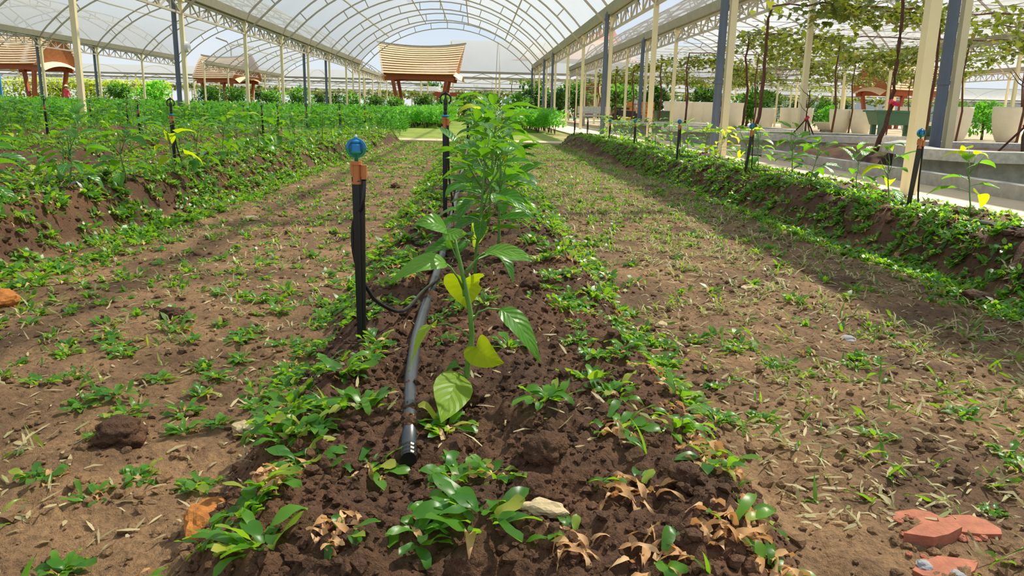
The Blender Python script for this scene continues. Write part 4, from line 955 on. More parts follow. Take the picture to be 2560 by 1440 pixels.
def plant_spec(rg, Hh, nl, Lr, spread=1.0):
    """stem path and leaf placements (pos, az, el, length)"""
    bx, by = rg.uniform(-.04, .04), rg.uniform(-.04, .04)
    path = [(0, 0, -.01)]+[(bx*k/6+rg.uniform(-.006, .006), by*k/6+rg.uniform(-.006, .006), Hh*k/6) for k in range(1, 7)]
    br = []
    for k in range(3):
        a = rg.uniform(0, 6.28); z0 = Hh*rg.uniform(.45, .7); l = Hh*rg.uniform(.25, .42)
        i0 = z0/Hh; br.append([(bx*i0, by*i0, z0), (bx*i0+l*.35*math.cos(a), by*i0+l*.35*math.sin(a), z0+l*.55), (bx*i0+l*.55*math.cos(a), by*i0+l*.55*math.sin(a), z0+l*.95)])
    lv = []; az = rg.uniform(0, 6.28)
    for k in range(nl):
        u = (k+.6)/nl; az += 2.4+rg.uniform(-.4, .4)
        if u > .35 and rg.random() < .45:
            b_ = br[rg.randint(0, 2)]; q = rg.random(); p = Vector(b_[1]).lerp(Vector(b_[2]), q)
        else:
            zz = Hh*(.22+.78*u); p = Vector((bx*zz/Hh, by*zz/Hh, zz))
        L = rg.uniform(*Lr)*(1.0 if u < .8 else .75); el = -.25+.75*u+rg.uniform(-.3, .3)
        lv.append((p, az, el, L*spread))
    return path, br, lv
PCOUNT = 0
def pepper(x, y, Hh, nl, Lr, label, hi=True, joined=False, yellow=0.0, group=None, seed=None, z=None):
    global PCOUNT
    PCOUNT += 1; rg = random.Random(seed if seed is not None else PCOUNT*17+3)
    t_ = thing('pepper_plant', label, 'pepper plant', (x, y, Hs(x, y) if z is None else z), rg.uniform(0, 6.28), group)
    path, br, lv = plant_spec(rg, Hh, nl, Lr)
    b = MB().tube(path, [.0055*Hh/.4*(1-.09*k) for k in range(7)], 6 if hi else 4)
    for q in br: b.tube(q, [.003*Hh/.4, .0025*Hh/.4, .0015*Hh/.4], 4)
    part('stem', b, M['stem'], t_, smooth=True)
    if joined: return t_, lv
    for p, az, el, L in lv:
        yl = rg.random() < yellow
        me = (rg.choice(LHy+LHp) if yl else rg.choice(LH)) if hi else (LLy[0] if yl else rg.choice(LL))
        link('leaf', me, t_, p, (rg.uniform(-.35, .35), -el+.1, az), L)
    return t_
# joined foliage for plants farther off
FOL = []
for k in range(5):
    rg = random.Random(200+k); path, br, lv = plant_spec(rg, .34, 22, (.07, .12)); nb = NB()
    for p, az, el, L in lv:
        V, F, UV, Mi = rg.choice(LLd); V = np.array(V); Rm = np.array(Euler((rg.uniform(-.3, .3), -el+.1, az)).to_matrix())
        nb.add(V@Rm.T*L+np.array(p), np.array(F), rg.random()*.8 if rg.random() > .06 else .97, np.array(Mi))
    st = MB().tube(path, [.005*(1-.09*j) for j in range(7)], 4)
    for q in br: st.tube(q, [.003, .002, .0015], 4)
    FOL.append((nb.mesh('foliage', [M['pepper_lo'], M['stem']]), st.mesh('stem', M['stem'])))
def pepper_far(x, y, label, s, group, k):
    t_ = thing('pepper_plant', label, 'pepper plant', (x, y, Hs(x, y) if y < 14 else .02), (k*1.7) % 6.28, group, s)
    link('foliage', FOL[k % 5][0], t_); link('stem', FOL[k % 5][1], t_)

# the nearest plant, leaf by leaf
p0 = G(1165, 1000, .125); Y1 = p0.y
hp = thing('pepper_plant', 'nearest pepper seedling with yellow-green leaves beside the black hose', 'pepper plant', (p0.x, p0.y, Hs(p0.x, p0.y)))
org = Vector(hp.location)
SP = [(1166, 1012), (1166, 960), (1170, 900), (1180, 840), (1176, 780), (1164, 720), (1152, 665), (1142, 625), (1137, 592)]
part('stem', MB().tube([D(a, b_, Y1)-org for a, b_ in SP], [.0048, .0048, .0046, .0044, .0042, .0040, .0036, .0030, .0022], 8), M['stem'], hp, smooth=True)
def leaf3(parent, pet, pts, W, n0, mats, heart=False, notch=False, cup=.2, seed=0, quilt=.02):
    """pet: petiole points; pts: blade base, middle, tip (3D); W width; n0: upper-side direction"""
    b = MB(); b.tube(pet, [.0022]+[.0016]*(len(pet)-1), 6); nP = len(b.v)
    V = list(b.v); F = [f for f in b.f]; Mi = [1]*len(F); UV = [(0, .5)]*nP
    nu, nv = 14, 8; A, B, C_ = [Vector(q) for q in pts]; ctrl = B*2-(A+C_)/2; L = (B-A).length+(C_-B).length
    for i in range(nu+1):
        s = i/nu; p = A*(1-s)**2+ctrl*2*s*(1-s)+C_*s*s; tg = ((ctrl-A)*(1-s)+(C_-ctrl)*s).normalized()
        sd = tg.cross(Vector(n0)).normalized(); nn = sd.cross(tg).normalized()
        ea, eb = outline(s, heart)
        for j in range(nv+1):
            v = -1+2*j/nv; w_ = max(W/2*eb, .0005); ww = w_*v
            if notch and .34 < s < .56 and v < -.6: ww *= .72
            lf = cup*abs(ww)+quilt*L*(math.sin(s*22-abs(v)*6)*.5)*(.1 < abs(v) < .95)+.015*L*math.sin(s*8+seed)*v
            V.append(tuple(p+sd*ww+nn*lf+tg*L*(ea-s)*abs(v)**1.5)); UV.append((max(0, s), .5+v/2))
    for i in range(nu):
        for j in range(nv): a = nP+i*(nv+1)+j; F.append((a, a+1, a+nv+2, a+nv+1)); Mi.append(0)
    me = bpy.data.meshes.new('leaf'); me.from_pydata(V, [], F)
    for m_ in mats: me.materials.append(m_)
    me.polygons.foreach_set('material_index', Mi); me.polygons.foreach_set('use_smooth', [True]*len(F))
    a_ = me.attributes.new('tint', 'FLOAT', 'POINT'); a_.data.foreach_set('value', [.3]*len(V))
    uv = me.uv_layers.new(name='UVMap')
    for l in me.loops: uv.data[l.index].uv = UV[l.vertex_index]
    me.update(); return link('leaf', me, parent)
def L3(pet, blade_, Wpx, n0, m_, **k):
    f_ = lambda q: D(q[0], q[1], Y1+(q[2] if len(q) > 2 else 0))-org
    return leaf3(hp, [f_(q) for q in pet], [f_(q) for q in blade_], Wpx/FPX*Y1*1.03, n0, [M[m_], M['stem']], **k)
tocam = (0, -1, .15)
o = L3([(1164, 950), (1156, 938, -.012), (1146, 932, -.02)], [(1146, 934, -.02), (1128, 985, -.07), (1102, 1056, -.135)], 98, (.1, -1, .5), 'pepper_pale', cup=.1, seed=1); o['label'] = 'pale green leaf hanging in front of the bed'
o = L3([(1171, 902), (1180, 880, -.005), (1192, 866, -.01)], [(1190, 866, -.01), (1218, 892, -.02), (1260, 908, -.02)], 78, (0, -1, .3), 'pepper_yellow', heart=True, seed=2, cup=.08); o['label'] = 'bright yellow leaf low on the stem'
L3([(1178, 806), (1196, 780), (1222, 771), (1250, 774)], [(1250, 773), (1302, 820, -.02), (1349, 906, -.03)], 66, (.5, -.75, .6), 'pepper_mid', cup=.12, seed=3)
L3([(1176, 848), (1150, 822), (1118, 809), (1090, 813)], [(1092, 812), (1058, 838, -.015), (1022, 930, -.02)], 60, (-.85, -.25, .35), 'pepper_pale', seed=4)
o = L3([(1160, 740), (1156, 712, .012), (1162, 694, .02)], [(1162, 696, .02), (1163, 728, .02), (1167, 772, .012)], 108, (0, -1, .12), 'pepper_yellow', heart=True, notch=True, seed=5, cup=.04, quilt=.008); o['label'] = 'yellow heart-shaped leaf with a bitten edge'
L3([(1158, 722), (1146, 696, -.01), (1126, 668, -.02), (1116, 660, -.02)], [(1118, 661, -.02), (1055, 660, -.04), (974, 708, -.05)], 60, (-.25, -.6, .75), 'pepper_mid', cup=.12, seed=6)
L3([(1164, 690), (1182, 660), (1200, 638), (1212, 632)], [(1210, 633), (1270, 628, -.01), (1342, 652, -.02)], 40, (.1, -.62, .8), 'pepper_mid', cup=.2, seed=7)
L3([(1166, 676), (1190, 650, .02), (1225, 634, .04)], [(1225, 636, .04), (1280, 640, .06), (1336, 656, .06)], 46, (.1, -.5, .9), 'pepper_mid', cup=.2, seed=8)
L3([(1138, 596), (1126, 584), (1118, 580)], [(1120, 580), (1085, 558, -.02), (1034, 560, -.02)], 58, (0, -.65, .75), 'pepper_mid', cup=.15, seed=9)
L3([(1138, 594), (1140, 590)], [(1108, 578), (1140, 588, -.03), (1166, 582, -.05)], 42, (0, -.8, .6), 'pepper_mid', cup=.1, seed=10)
L3([(1150, 660), (1140, 640), (1132, 622)], [(1132, 622), (1124, 604), (1128, 588)], 22, (-.3, -.8, .4), 'pepper', cup=.2, seed=11)
L3([(1168, 935), (1160, 926), (1150, 920)], [(1150, 920), (1136, 912, -.01), (1112, 932, -.01)], 26, (0, -.5, .9), 'pepper', seed=12)

# the row behind it
CB = [(.0, 2.1, .40, 40, (.075, .12)), (.075, 2.58, .42, 46, (.08, .13)), (.05, 3.05, .46, 46, (.085, .135)), (.10, 3.6, .46, 40, (.085, .13)), (.03, 4.2, .47, 40, (.085, .13)), (.06, 4.9, .46, 34, (.085, .13)), (.09, 5.7, .44, 30, (.085, .13)), (.04, 6.6, .44, 30, (.085, .13)), (.07, 7.6, .44, 30, (.085, .13))]
for i, (x, y, hh, nl, lr) in enumerate(CB):
    pepper(x, y, hh, nl, lr, 'leafy pepper plant, %s from the camera in the central bed' % ORD[i+1], hi=i < 5, yellow=.02, group='pepper plants in the central bed', seed=41+i)
for i in range(6): pepper_far(.05+.03*(i % 3-1), 8.6+.85*i, 'leafy pepper plant, %s from the camera in the central bed' % ORD[i+10], 1.2, 'pepper plants in the central bed', i)
# left bed row
xs_ = [(-1.92, 3.15), (-1.84, 3.62), (-1.78, 4.05), (-1.72, 4.55), (-1.72, 4.95), (-1.75, 5.45), (-1.78, 5.95), (-1.76, 6.5), (-1.74, 7.1), (-1.74, 7.7)]
for i, (x, y) in enumerate(xs_): pepper(x, y, .30 if i != 3 else .25, 22 if i != 3 else 12, (.085, .14), 'young pepper plant, %s from the left edge in the nearest left bed' % ORD[i], hi=i < 3, yellow=.4 if i == 3 else .0, group='pepper plants in the nearest left bed')
for i in range(9): pepper_far(-1.72, 8.3+.6*i, 'young pepper plant, %s along the nearest left bed' % ORD[i+10], .95, 'pepper plants in the nearest left bed', i)
kk = 0
for row, ln_, xx in (('second', 'near line', -3.0), ('second', 'far line', -3.85), ('third', 'near line', -4.6), ('third', 'middle line', -5.7), ('third', 'far line', -6.5)):
    for iy, y in enumerate(np.arange(max(3.4, -xx*1.05), 13.8, .62)):
        kk += 1; pepper_far(xx+rs.uniform(-.12, .12), y+rs.uniform(-.15, .15), 'bushy pepper plant in the %s left bed, %s, %s from the front' % (row, ln_, ORD[iy]), rs.uniform(.85, 1.25), 'pepper plants in the %s left bed' % row, kk)
# right bed row
xr_ = [(2.15, 3.27, .27, 9, .75), (2.10, 3.85, .26, 12, .25), (2.17, 4.35, .22, 12, .0), (1.98, 4.55, .24, 16, 0), (2.14, 5.2, .30, 20, 0), (2.10, 5.75, .28, 22, 0), (2.16, 6.2, .30, 20, .15), (2.12, 6.75, .26, 16, .5), (2.18, 7.4, .3, 24, .1), (2.2, 8.1, .3, 22, 0)]
for i, (x, y, hh, nl, yl) in enumerate(xr_): pepper(x, y, hh, nl, (.085, .125), 'sunlit pepper plant, %s from the right edge in the right bed' % ORD[i], hi=i < 5, yellow=yl, group='pepper plants in the right bed', seed=300+i)
for i in range(9): pepper_far(2.18-.05*(i % 2), 8.75+.58*i, 'sunlit pepper plant, %s along the right bed' % ORD[i+10], .95, 'pepper plants in the right bed', i)

# ------------------------------------------------------------------ hose lines and sprinklers
def hose(name, label, pts, r):
    P = [(x, y, Hs(x, y)+r*.8) for x, y in pts]; o = part(name, MB().tube(P, r, 12), M['tube'], None, smooth=True); return o
hs = thing('irrigation_hose', 'black irrigation hose with ribbed end cap on the central bed', 'hose', (0, 0, 0))
hp_ = [G(1022, 1118, .125), G(1024, 1040, .125), G(1023, 960, .125), G(1030, 880, .125), G(1052, 790, .125), G(1080, 715, .125), G(1103, 660, .125)]
P = [(p.x, p.y, max(Hs(p.x, p.y), .105)+.010) for p in hp_]+[(-.105, y, .13) for y in np.arange(2.9, 13.5, .8)]
for _ in range(2): P = [P[0]]+[tuple((Vector(P[i-1])+Vector(P[i])*2+Vector(P[i+1]))/4) for i in range(1, len(P)-1)]+[P[-1]]
part('hose', MB().tube(P, .0115, 14), M['tube'], hs, smooth=True)
d0 = (Vector(P[0])-Vector(P[1])).normalized(); q = Vector(P[0]); b = MB(); seg = []; rad = []
for k in range(12): seg.append(q+d0*(.003*k-.004)); rad.append(.0127 if k % 4 < 2 else .0112)
b.tube(seg, rad, 14); part('end_cap', b, M['black'], hs)
for nm, lb, xx, y0 in (('irrigation_hose', 'black hose lying along the nearest left bed', -1.95, 2.4), ('irrigation_hose', 'black hose lying along the right bed', 2.05, 2.2)):
    o = hose(nm, lb, [(xx+.05*math.sin(y*2), y) for y in np.arange(y0, 13, .25)], .010); tag(o, lb, 'hose')
def sprinkler(x, y, ztop, label, kind, group, tube_to=None, lean=0.0, k=0, lo=False):
    z0 = Hs(x, y) if y < 14 else .02; hh = ztop-z0-.085
    t_ = thing('sprinkler_stake', label, 'sprinkler', (x, y, z0), 0, group)
    lx = lean*hh
    st = MB(); n_ = 5
    V = []
    for s, w_ in ((-.12, .005), (.0, .0085), (.5, .0105), (1.0, .0125)):
        V += [(lx*s-w_, -.004, hh*s), (lx*s+w_, -.004, hh*s), (lx*s+w_, .004, hh*s), (lx*s-w_, .004, hh*s)]
    st.add(V, [(i*4+j, i*4+(j+1) % 4, i*4+4+(j+1) % 4, i*4+4+j) for i in range(3) for j in range(4)]+[(3, 2, 1, 0), (12, 13, 14, 15)])
    st.box((lx*.5-.003, -.008, hh*.1), (lx*.5+.003, -.004, hh*.98)) if lean == 0 else None
    part('stake', st, M['black'], t_)
    T = Vector((lx, 0, hh))
    co_ = MB().tube([T+Vector((-.003, 0, -.012)), T+Vector((-.003, 0, .03))], .0085, 12); co_.tube([T+Vector((-.003, 0, -.014)), T+Vector((-.003, 0, -.009))], .0105, 12); co_.tube([T+Vector((-.003, 0, .024)), T+Vector((-.003, 0, .031))], .011, 12)
    cn = part('connector', co_, M['orange'], t_)
    part('clip', MB().tube([T+Vector((.012, -.004, -.004)), T+Vector((.012, -.004, .024))], .0062, 10).box((T.x-.014, T.y-.006, T.z+.002), (T.x-.009, T.y+.006, T.z+.026)), M['orange'], cn)
    if kind == 'onion':
        c0 = T+Vector((-.003, 0, .034))
        part('nozzle', MB().lathe([(.004, -.004), (.004, .004), (.009, .010), (.013, .016)], 14, c0), M['green_pl'], t_, smooth=True)
        for nm, a0, a1, m_ in (('lower_frame', PI, 2*PI, 'green_pl'), ('upper_frame', 0, PI, 'blue')):
            V = []; nn = 12
            for i in range(nn+1):
                a = a0+(a1-a0)*i/nn
                for r in (.0145, .0195):
                    for dy in (-.003, .003): V.append((c0.x+r*math.cos(a)*1.02, dy, c0.z+.022+r*math.sin(a)))
            F = []
            for i in range(nn):
                q_ = i*4; F += [(q_, q_+4, q_+5, q_+1), (q_+2, q_+3, q_+7, q_+6), (q_, q_+2, q_+6, q_+4), (q_+1, q_+5, q_+7, q_+3)]
            part(nm, MB().add(V, F), M[m_], t_)
            V = [(c0.x, .0015, c0.z+.022)]+[(c0.x+.0145*math.cos(a0+(a1-a0)*i/nn), .0015, c0.z+.022+.0145*math.sin(a0+(a1-a0)*i/nn)) for i in range(nn+1)]
            part('web', MB().add(V+[(v[0], .003, v[2]) for v in V], [(0, i, i+1) for i in range(1, nn+1)]+[(nn+2, nn+2+i+1, nn+2+i) for i in range(1, nn+1)]), M[m_], t_)
        part('rotor', MB().lathe([(.0085, .014), (.0095, .016), (.0095, .028), (.0085, .030), (.0065, .031), (.0085, .033), (.0085, .036), (.004, .039), (.004, .043)], 14, c0), M['blue'], t_)
        part('tip', MB().lathe([(.0028, .042), (.0028, .046), (.001, .0485)], 10, c0), M['white_pl'], t_)
    else:
        c0 = T+Vector((0, 0, .03))
        part('disc', MB().lathe([(.006, .0), (.017, .003), (.018, .006), (.017, .009), (.006, .011)], 16, c0), M['blue'], t_)
        part('body', MB().lathe([(.0075, .01), (.0085, .02), (.007, .03), (.0085, .035), (.008, .055), (.0095, .058), (.0095, .072), (.006, .078), (.003, .086), (.003, .098)], 12, c0), M['black'], t_)
        R0 = [(c0.x+.0235*math.sin(a), 0, c0.z+.078+.0235*math.cos(a)) for a in np.linspace(-2.5, 2.5, 19)]
        part('rotor_ring', MB().tube(R0, .0042, 8), M['black'], t_, smooth=True); part('tip', MB().lathe([(.005, .098), (.006, .104), (.004, .111)], 10, c0), M['black'], t_)
    if tube_to is not None:
        e_ = Vector(tube_to)-Vector((x, y, z0)); s0 = T+Vector((.012, -.004, -.004))
        if kind == 'onion' and abs(x+.25) < .1:
            pts = [s0, s0+Vector((-.004, -.006, -.05)), T+Vector((-.012, .009, -.09)), T+Vector((-.015, .010, -.14)), T+Vector((-.006, .010, -.19)), T+Vector((.010, .010, -.225)), T+Vector((.03, .03, -.262)), T+Vector((.075, .10, -.30))]
            pts.append(Vector(((pts[-1].x+e_.x)/2, (pts[-1].y+e_.y)/2, e_.z+.018))); pts.append(e_)
        else:
            pts = [s0, T+Vector((.014, -.004, -.1)), T+Vector((.018, 0, -hh*.55)), T+Vector((.035, .01, -hh*.85)), e_]
        Q_ = [pts[0]]
        for i in range(len(pts)-1):
            a, b_ = pts[i], pts[i+1]; p_, n__ = pts[max(i-1, 0)], pts[min(i+2, len(pts)-1)]
            for j in range(1, 5):
                s = j/4; Q_.append(.5*((2*a)+(b_-p_)*s+(2*p_-5*a+4*b_-n__)*s*s+(3*a-p_-3*b_+n__)*s**3))
        part('micro_tube', MB().tube(Q_, .0042, 8), M['black'], t_, smooth=True)
    return t_
p = G(1105, 706, .125)
sx_, sy_ = -.25, 1.69
for _ in range(30):
    q_ = G(905, 858, Hs(sx_, sy_)); sx_, sy_ = sx_+(q_.x-sx_)*.4, sy_+(q_.y-sy_)*.4
print('stake', sx_, sy_, Hs(sx_, sy_))
sprinkler(sx_, sy_, D(908, 333, sy_).z, 'nearest sprinkler stake with blue and green onion-shaped head', 'onion', 'sprinklers in the central bed', (p.x-.01, p.y, .135))
sprinkler(-.135, 3.45, .615, 'sprinkler stake with black ring rotor behind the near pepper', 'ring', 'sprinklers in the central bed', (-.1, 3.5, .14))
CS = [(-.10, 9.0), (-.08, 11.6), (-.05, 13.4), (-.02, 16.5), (0, 19.5), (.1, 23)]
for i, (x, y) in enumerate(CS): sprinkler(x, y, .56, 'ring-headed sprinkler stake, %s along the central bed line' % ORD[i+2], 'ring', 'sprinklers in the central bed', (x+.05, y, .1 if y > 14 else .13))
for i, ((px, py), zt, kd) in enumerate((((438, 415), .57, 'ring'), ((118, 332), .58, 'ring'), ((350, 340), .55, 'ring'), ((657, 330), .56, 'ring'), ((512, 315), .56, 'ring'), ((768, 330), .57, 'ring'), ((320, 312), .55, 'ring'), ((850, 320), .56, 'ring'), ((912, 316), .55, 'ring'), ((610, 300), .55, 'ring'), ((695, 312), .55, 'ring'), ((228, 300), .55, 'ring'))):
    p = G(px, py, .2)
    y = min(p.y, 13.6); p = D(px, py, y); sprinkler(p.x, y, zt, 'ring-headed sprinkler stake in the left field, %s in size' % ORD[i], kd, 'sprinklers in the left field', (p.x+.06, y-.02, Hs(p.x+.06, y-.02)+.01))
for i, ((px, py), zt, ln) in enumerate((((2270, 515), .565, .06), ((1862, 430), .55, .09), ((1692, 395), .555, .02), ((1585, 362), .52, .0), ((1522, 350), .50, .03), ((1468, 333), .52, .0), ((1436, 325), .5, 0))):
    p = G(px, py, .2); y = min(p.y, 13.5); p = D(px, py, y)
    sprinkler(p.x, y, zt, 'blue onion-headed sprinkler stake, %s from the right in the right bed' % ORD[i], 'onion', 'sprinklers in the right bed', (2.05, y-.1, .22), lean=ln)

# ------------------------------------------------------------------ hedges, shrubs, trees, vines
def foliage(rg, n, fn, L, W, mname, tint=(0, .85)):
    """n two-quad leaves; fn() gives a point and an outward direction"""
    nb = NB(); VV = []; QQ = []; TT = []
    for k in range(n):
        p, d = fn(); l = L*rg.uniform(.6, 1.25); w_ = W*rg.uniform(.7, 1.2)
        d = (Vector(d)+Vector((rg.uniform(-.8, .8), rg.uniform(-.8, .8), rg.uniform(-.5, .6)))).normalized(); s = d.cross(Vector((rg.uniform(-.4, .4), rg.uniform(-.4, .4), 1))).normalized(); nn = s.cross(d)
        p = Vector(p); q = [p-s*w_*.3, p+s*w_*.3, p+d*l*.55+s*w_*.5+nn*l*.08, p+d*l*.55-s*w_*.5+nn*l*.08, p+d*l+s*w_*.08-nn*l*.05, p+d*l-s*w_*.08-nn*l*.05]
        nb.add([v[:] for v in q], [(0, 1, 2, 3), (3, 2, 4, 5)], rg.uniform(*tint))
    return nb.mesh('foliage', [M[mname]])
def ball(rg, rx, ry, rz, zc, lumps_=5):
    cs = [(Vector((rg.uniform(-.5, .5)*rx, rg.uniform(-.5, .5)*ry, rg.uniform(-.4, .4)*rz)), rg.uniform(.45, .7)) for _ in range(lumps_)]
    def f():
        c_, k = rg.choice(cs); v = Vector((rg.gauss(0, 1), rg.gauss(0, 1), rg.gauss(0, 1))).normalized(); u = rg.uniform(.7, 1.0)
        return (c_.x+v.x*rx*k*u, c_.y+v.y*ry*k*u, zc+c_.z+v.z*rz*k*u), v
    return f
SHM = []
for k in range(4):
    rg = random.Random(600+k); SHM.append((foliage(rg, 900, ball(rg, 1.0, 1.0, .75, .95, 7), .2, .11, ['shrub', 'tree', 'shrub', 'hedge2'][k]), MB().tube([(0, 0, 0), (.03, 0, .5), (0, .03, .9)], [.06, .05, .03], 7).tube([(0, 0, .4), (.25, .1, .9)], [.03, .015], 5).mesh('trunk', M['bark2'])))
SHR = [(-11, 49, 1.2, 0), (-9, 51, 1.1, 1), (-7.4, 48.5, 1.15, 0), (-5.9, 46.5, 1.05, 1), (-4.5, 45.5, 1.0, 2), (-3.0, 46.5, 1.15, 1), (-1.7, 44, 1.0, 3), (-.5, 46, 1.2, 0), (.9, 45.5, 1.3, 2), (2.2, 43.5, 1.25, 0), (3.4, 48, 1.6, 1), (4.6, 46, 1.3, 1), (6.2, 50, 1.7, 1), (8.6, 49, 1.8, 0), (10.5, 47, 1.6, 1), (12.6, 44, 1.5, 1), (14.5, 42, 1.4, 0), (16.8, 46, 1.5, 1), (-13, 52, 1.1, 2), (-15.5, 53, 1.2, 0), (-18, 54, 1.2, 2), (-21, 53, 1.3, 3), (-24, 55, 1.3, 2), (.5, 38.5, .7, 3), (1.7, 40, .8, 2), (18.5, 30, .95, 2), (15.8, 24, .8, 3), (20.5, 33, 1.0, 2), (23, 31, 1.0, 0), (14.2, 32, .9, 0)]
scnt = {}
for i, (x, y, s, k) in enumerate(sorted(SHR)):
    wh = 'behind the left posts' if x < -9 else ('in the row beyond the lawn' if x < 4 else ('behind the right posts' if x < 13 else 'among the pots on the right'))
    lb = '%s %s' % (['rounded mid-green shrub', 'dark green shrub', 'light green leafy shrub', 'bright green bush'][k], wh)
    scnt[lb] = scnt.get(lb, 0)+1; lb2 = '%s, %s from the left' % (lb, ORD[scnt[lb]-1])
    t_ = thing('shrub', lb2, 'shrub', (x, y, 0), i*1.3, 'shrubs '+wh, s*(.72 if -9 <= x < 3 else .85)); link('foliage', SHM[k][0], t_); link('trunk', SHM[k][1], t_)
# feathery field plants on the left
FP = []
for k in range(4):
    rg = random.Random(700+k)
    def col():
        a = rg.uniform(0, 6.28); z = rg.uniform(.12, .62); r = rg.uniform(.05, .24)*(1.15-z); return (r*math.cos(a), r*math.sin(a), z), (math.cos(a), math.sin(a), .5)
    FP.append((foliage(rg, 130, col, .13, .05, 'hedge'), MB().tube([(0, 0, 0), (.01, 0, .3), (0, .01, .55)], [.012, .01, .005], 5).mesh('stem', M['stem'])))
spots = []
for y in np.arange(14.6, 46, .62):
    for x in np.arange(-24, -1.6, .6):
        if x > -2.1 and y > 22: continue
        if (-6.9 < x) and y < 15.3: continue
        if x < -.80*y-1.5: continue
        if -6.9 < x and 19.5 < y < 21: continue
        spots.append((x+rs.uniform(-.2, .2), y+rs.uniform(-.2, .2), rs.uniform(.6, .92)))
for x, y in [(a, b_) for b_ in np.arange(8.6, 14.2, .6) for a in np.arange(-12.5, -7.2, .6)]:
    if x > -.80*y-1.5: spots.append((x+rs.uniform(-.2, .2), y+rs.uniform(-.2, .2), rs.uniform(.6, .85)))
spots.sort(key=lambda q: math.hypot(q[0], q[1]))
print('field plants', len(spots))
for i, (x, y, s) in enumerate(spots[:290]):
    t_ = thing('field_plant', 'feathery crop plant %s, %s' % ('left of the first post row' if x < -7.5 else ('right of the left post row' if x > -5 else 'along the left post row'), 'in the front rows' if y < 16 else ('a few rows back' if y < 18 else 'well behind the peppers')), 'crop plant', (x, y, 0), i*1.9, 'feathery crop plants in the left field', s*.95); link('foliage', FP[i % 4][0], t_); link('stem', FP[i % 4][1], t_)
fv = []
for k in range(4):
    me = FP[k][0]; V = np.zeros(len(me.vertices)*3); me.vertices.foreach_get('co', V); Q = np.array([p_.vertices[:] for p_ in me.polygons]); fv.append((V.reshape(-1, 3), Q))
VV, QQ, TT, off = [], [], [], 0
for i, (x, y, s) in enumerate(spots[290:]):
    V, Q = fv[i % 4]; V = V[:6*52]; Q = Q[:104]; th = rs.uniform(0, 6.28); ca, sa = math.cos(th), math.sin(th)
    W = np.stack([V[:, 0]*ca-V[:, 1]*sa, V[:, 0]*sa+V[:, 1]*ca, V[:, 2]], 1)*s*1.15+np.array([x, y, 0]); VV.append(W); QQ.append(Q+off); off += len(W); TT.append(np.full(len(W), rs.rand()*.8))
o = link('crop_field', npmesh('crop_field', np.concatenate(VV), np.concatenate(QQ), [M['hedge']], {'tint': np.concatenate(TT)})); tag(o, 'dense far mass of feathery green crop plants on the left', 'crop plants', kind='stuff')
# block hedges either side of the lawn
HB = []
for k in range(3):
    rg = random.Random(800+k)
    def col2():
        a = rg.uniform(0, 6.28); z = rg.uniform(.15, .56); r = .24*math.sqrt(rg.random()); return (r*math.cos(a), r*math.sin(a), z), (math.cos(a), math.sin(a), .4)
    HB.append((foliage(rg, 170, col2, .11, .055, 'hedge2'), MB().tube([(0, 0, 0), (.02, 0, .25)], [.012, .008], 5).tube([(0, 0, 0), (-.05, .03, .25)], [.01, .008], 5).mesh('stem', M['bark2'])))
i = 0
for nm, x0, x1, y0, y1 in (('right', 1.25, 2.35, 20.6, 25.5), ('left', -2.25, -1.0, 23, 32)):
    for iy, y in enumerate(np.arange(y0, y1, .55)):
        for x in np.arange(x0, x1, .38):
            i += 1; t_ = thing('hedge_plant', 'bright green plant in the block hedge %s of the lawn, %s row' % (nm, ORD[iy]), 'hedge', (x+rs.uniform(-.05, .05), y, .0), i*2.1, 'block hedge %s of the lawn' % nm, rs.uniform(.95, 1.12)); link('foliage', HB[i % 3][0], t_); link('stem', HB[i % 3][1], t_)
rg = random.Random(5); o = link('clipped_hedge', foliage(rg, 1500, lambda: ((rg.uniform(-1.6, 3.0), rg.uniform(34.6, 35.4), rg.uniform(.02, .22)), (0, -.5, .6)), .12, .07, 'shrub')); tag(o, 'low clipped hedge across the end of the lawn', 'hedge')
rg = random.Random(6); o = link('yellow_hedge', foliage(rg, 3500, lambda: ((rg.uniform(-34, -22), rg.uniform(58, 59), rg.uniform(.2, 2.0)), (0, -.8, .3)), .22, .14, 'yhedge')); tag(o, 'yellow-green clipped hedge behind the left pavilion', 'hedge')
# young lettuce-green plants among the far pots
rg = random.Random(9); t_ = thing('pot_bush', 'small bright bush growing in the shallow tray', 'shrub', D(2068, 318, 30), 0, None, .42); t_.location.z = .3; link('foliage', SHM[3][0], t_); link('trunk', SHM[3][1], t_)
# tree line on the horizon
for i, (x, y, s) in enumerate([(-80+9*k, 134+5*math.sin(k*2.1), 2.3+.8*math.sin(k*1.7)) for k in range(22)]):
    t_ = thing('far_tree', 'dark tree in the line along the horizon', 'tree', (x, y, 0), i, 'trees along the horizon', s); link('foliage', SHM[1][0], t_); link('trunk', SHM[1][1], t_)

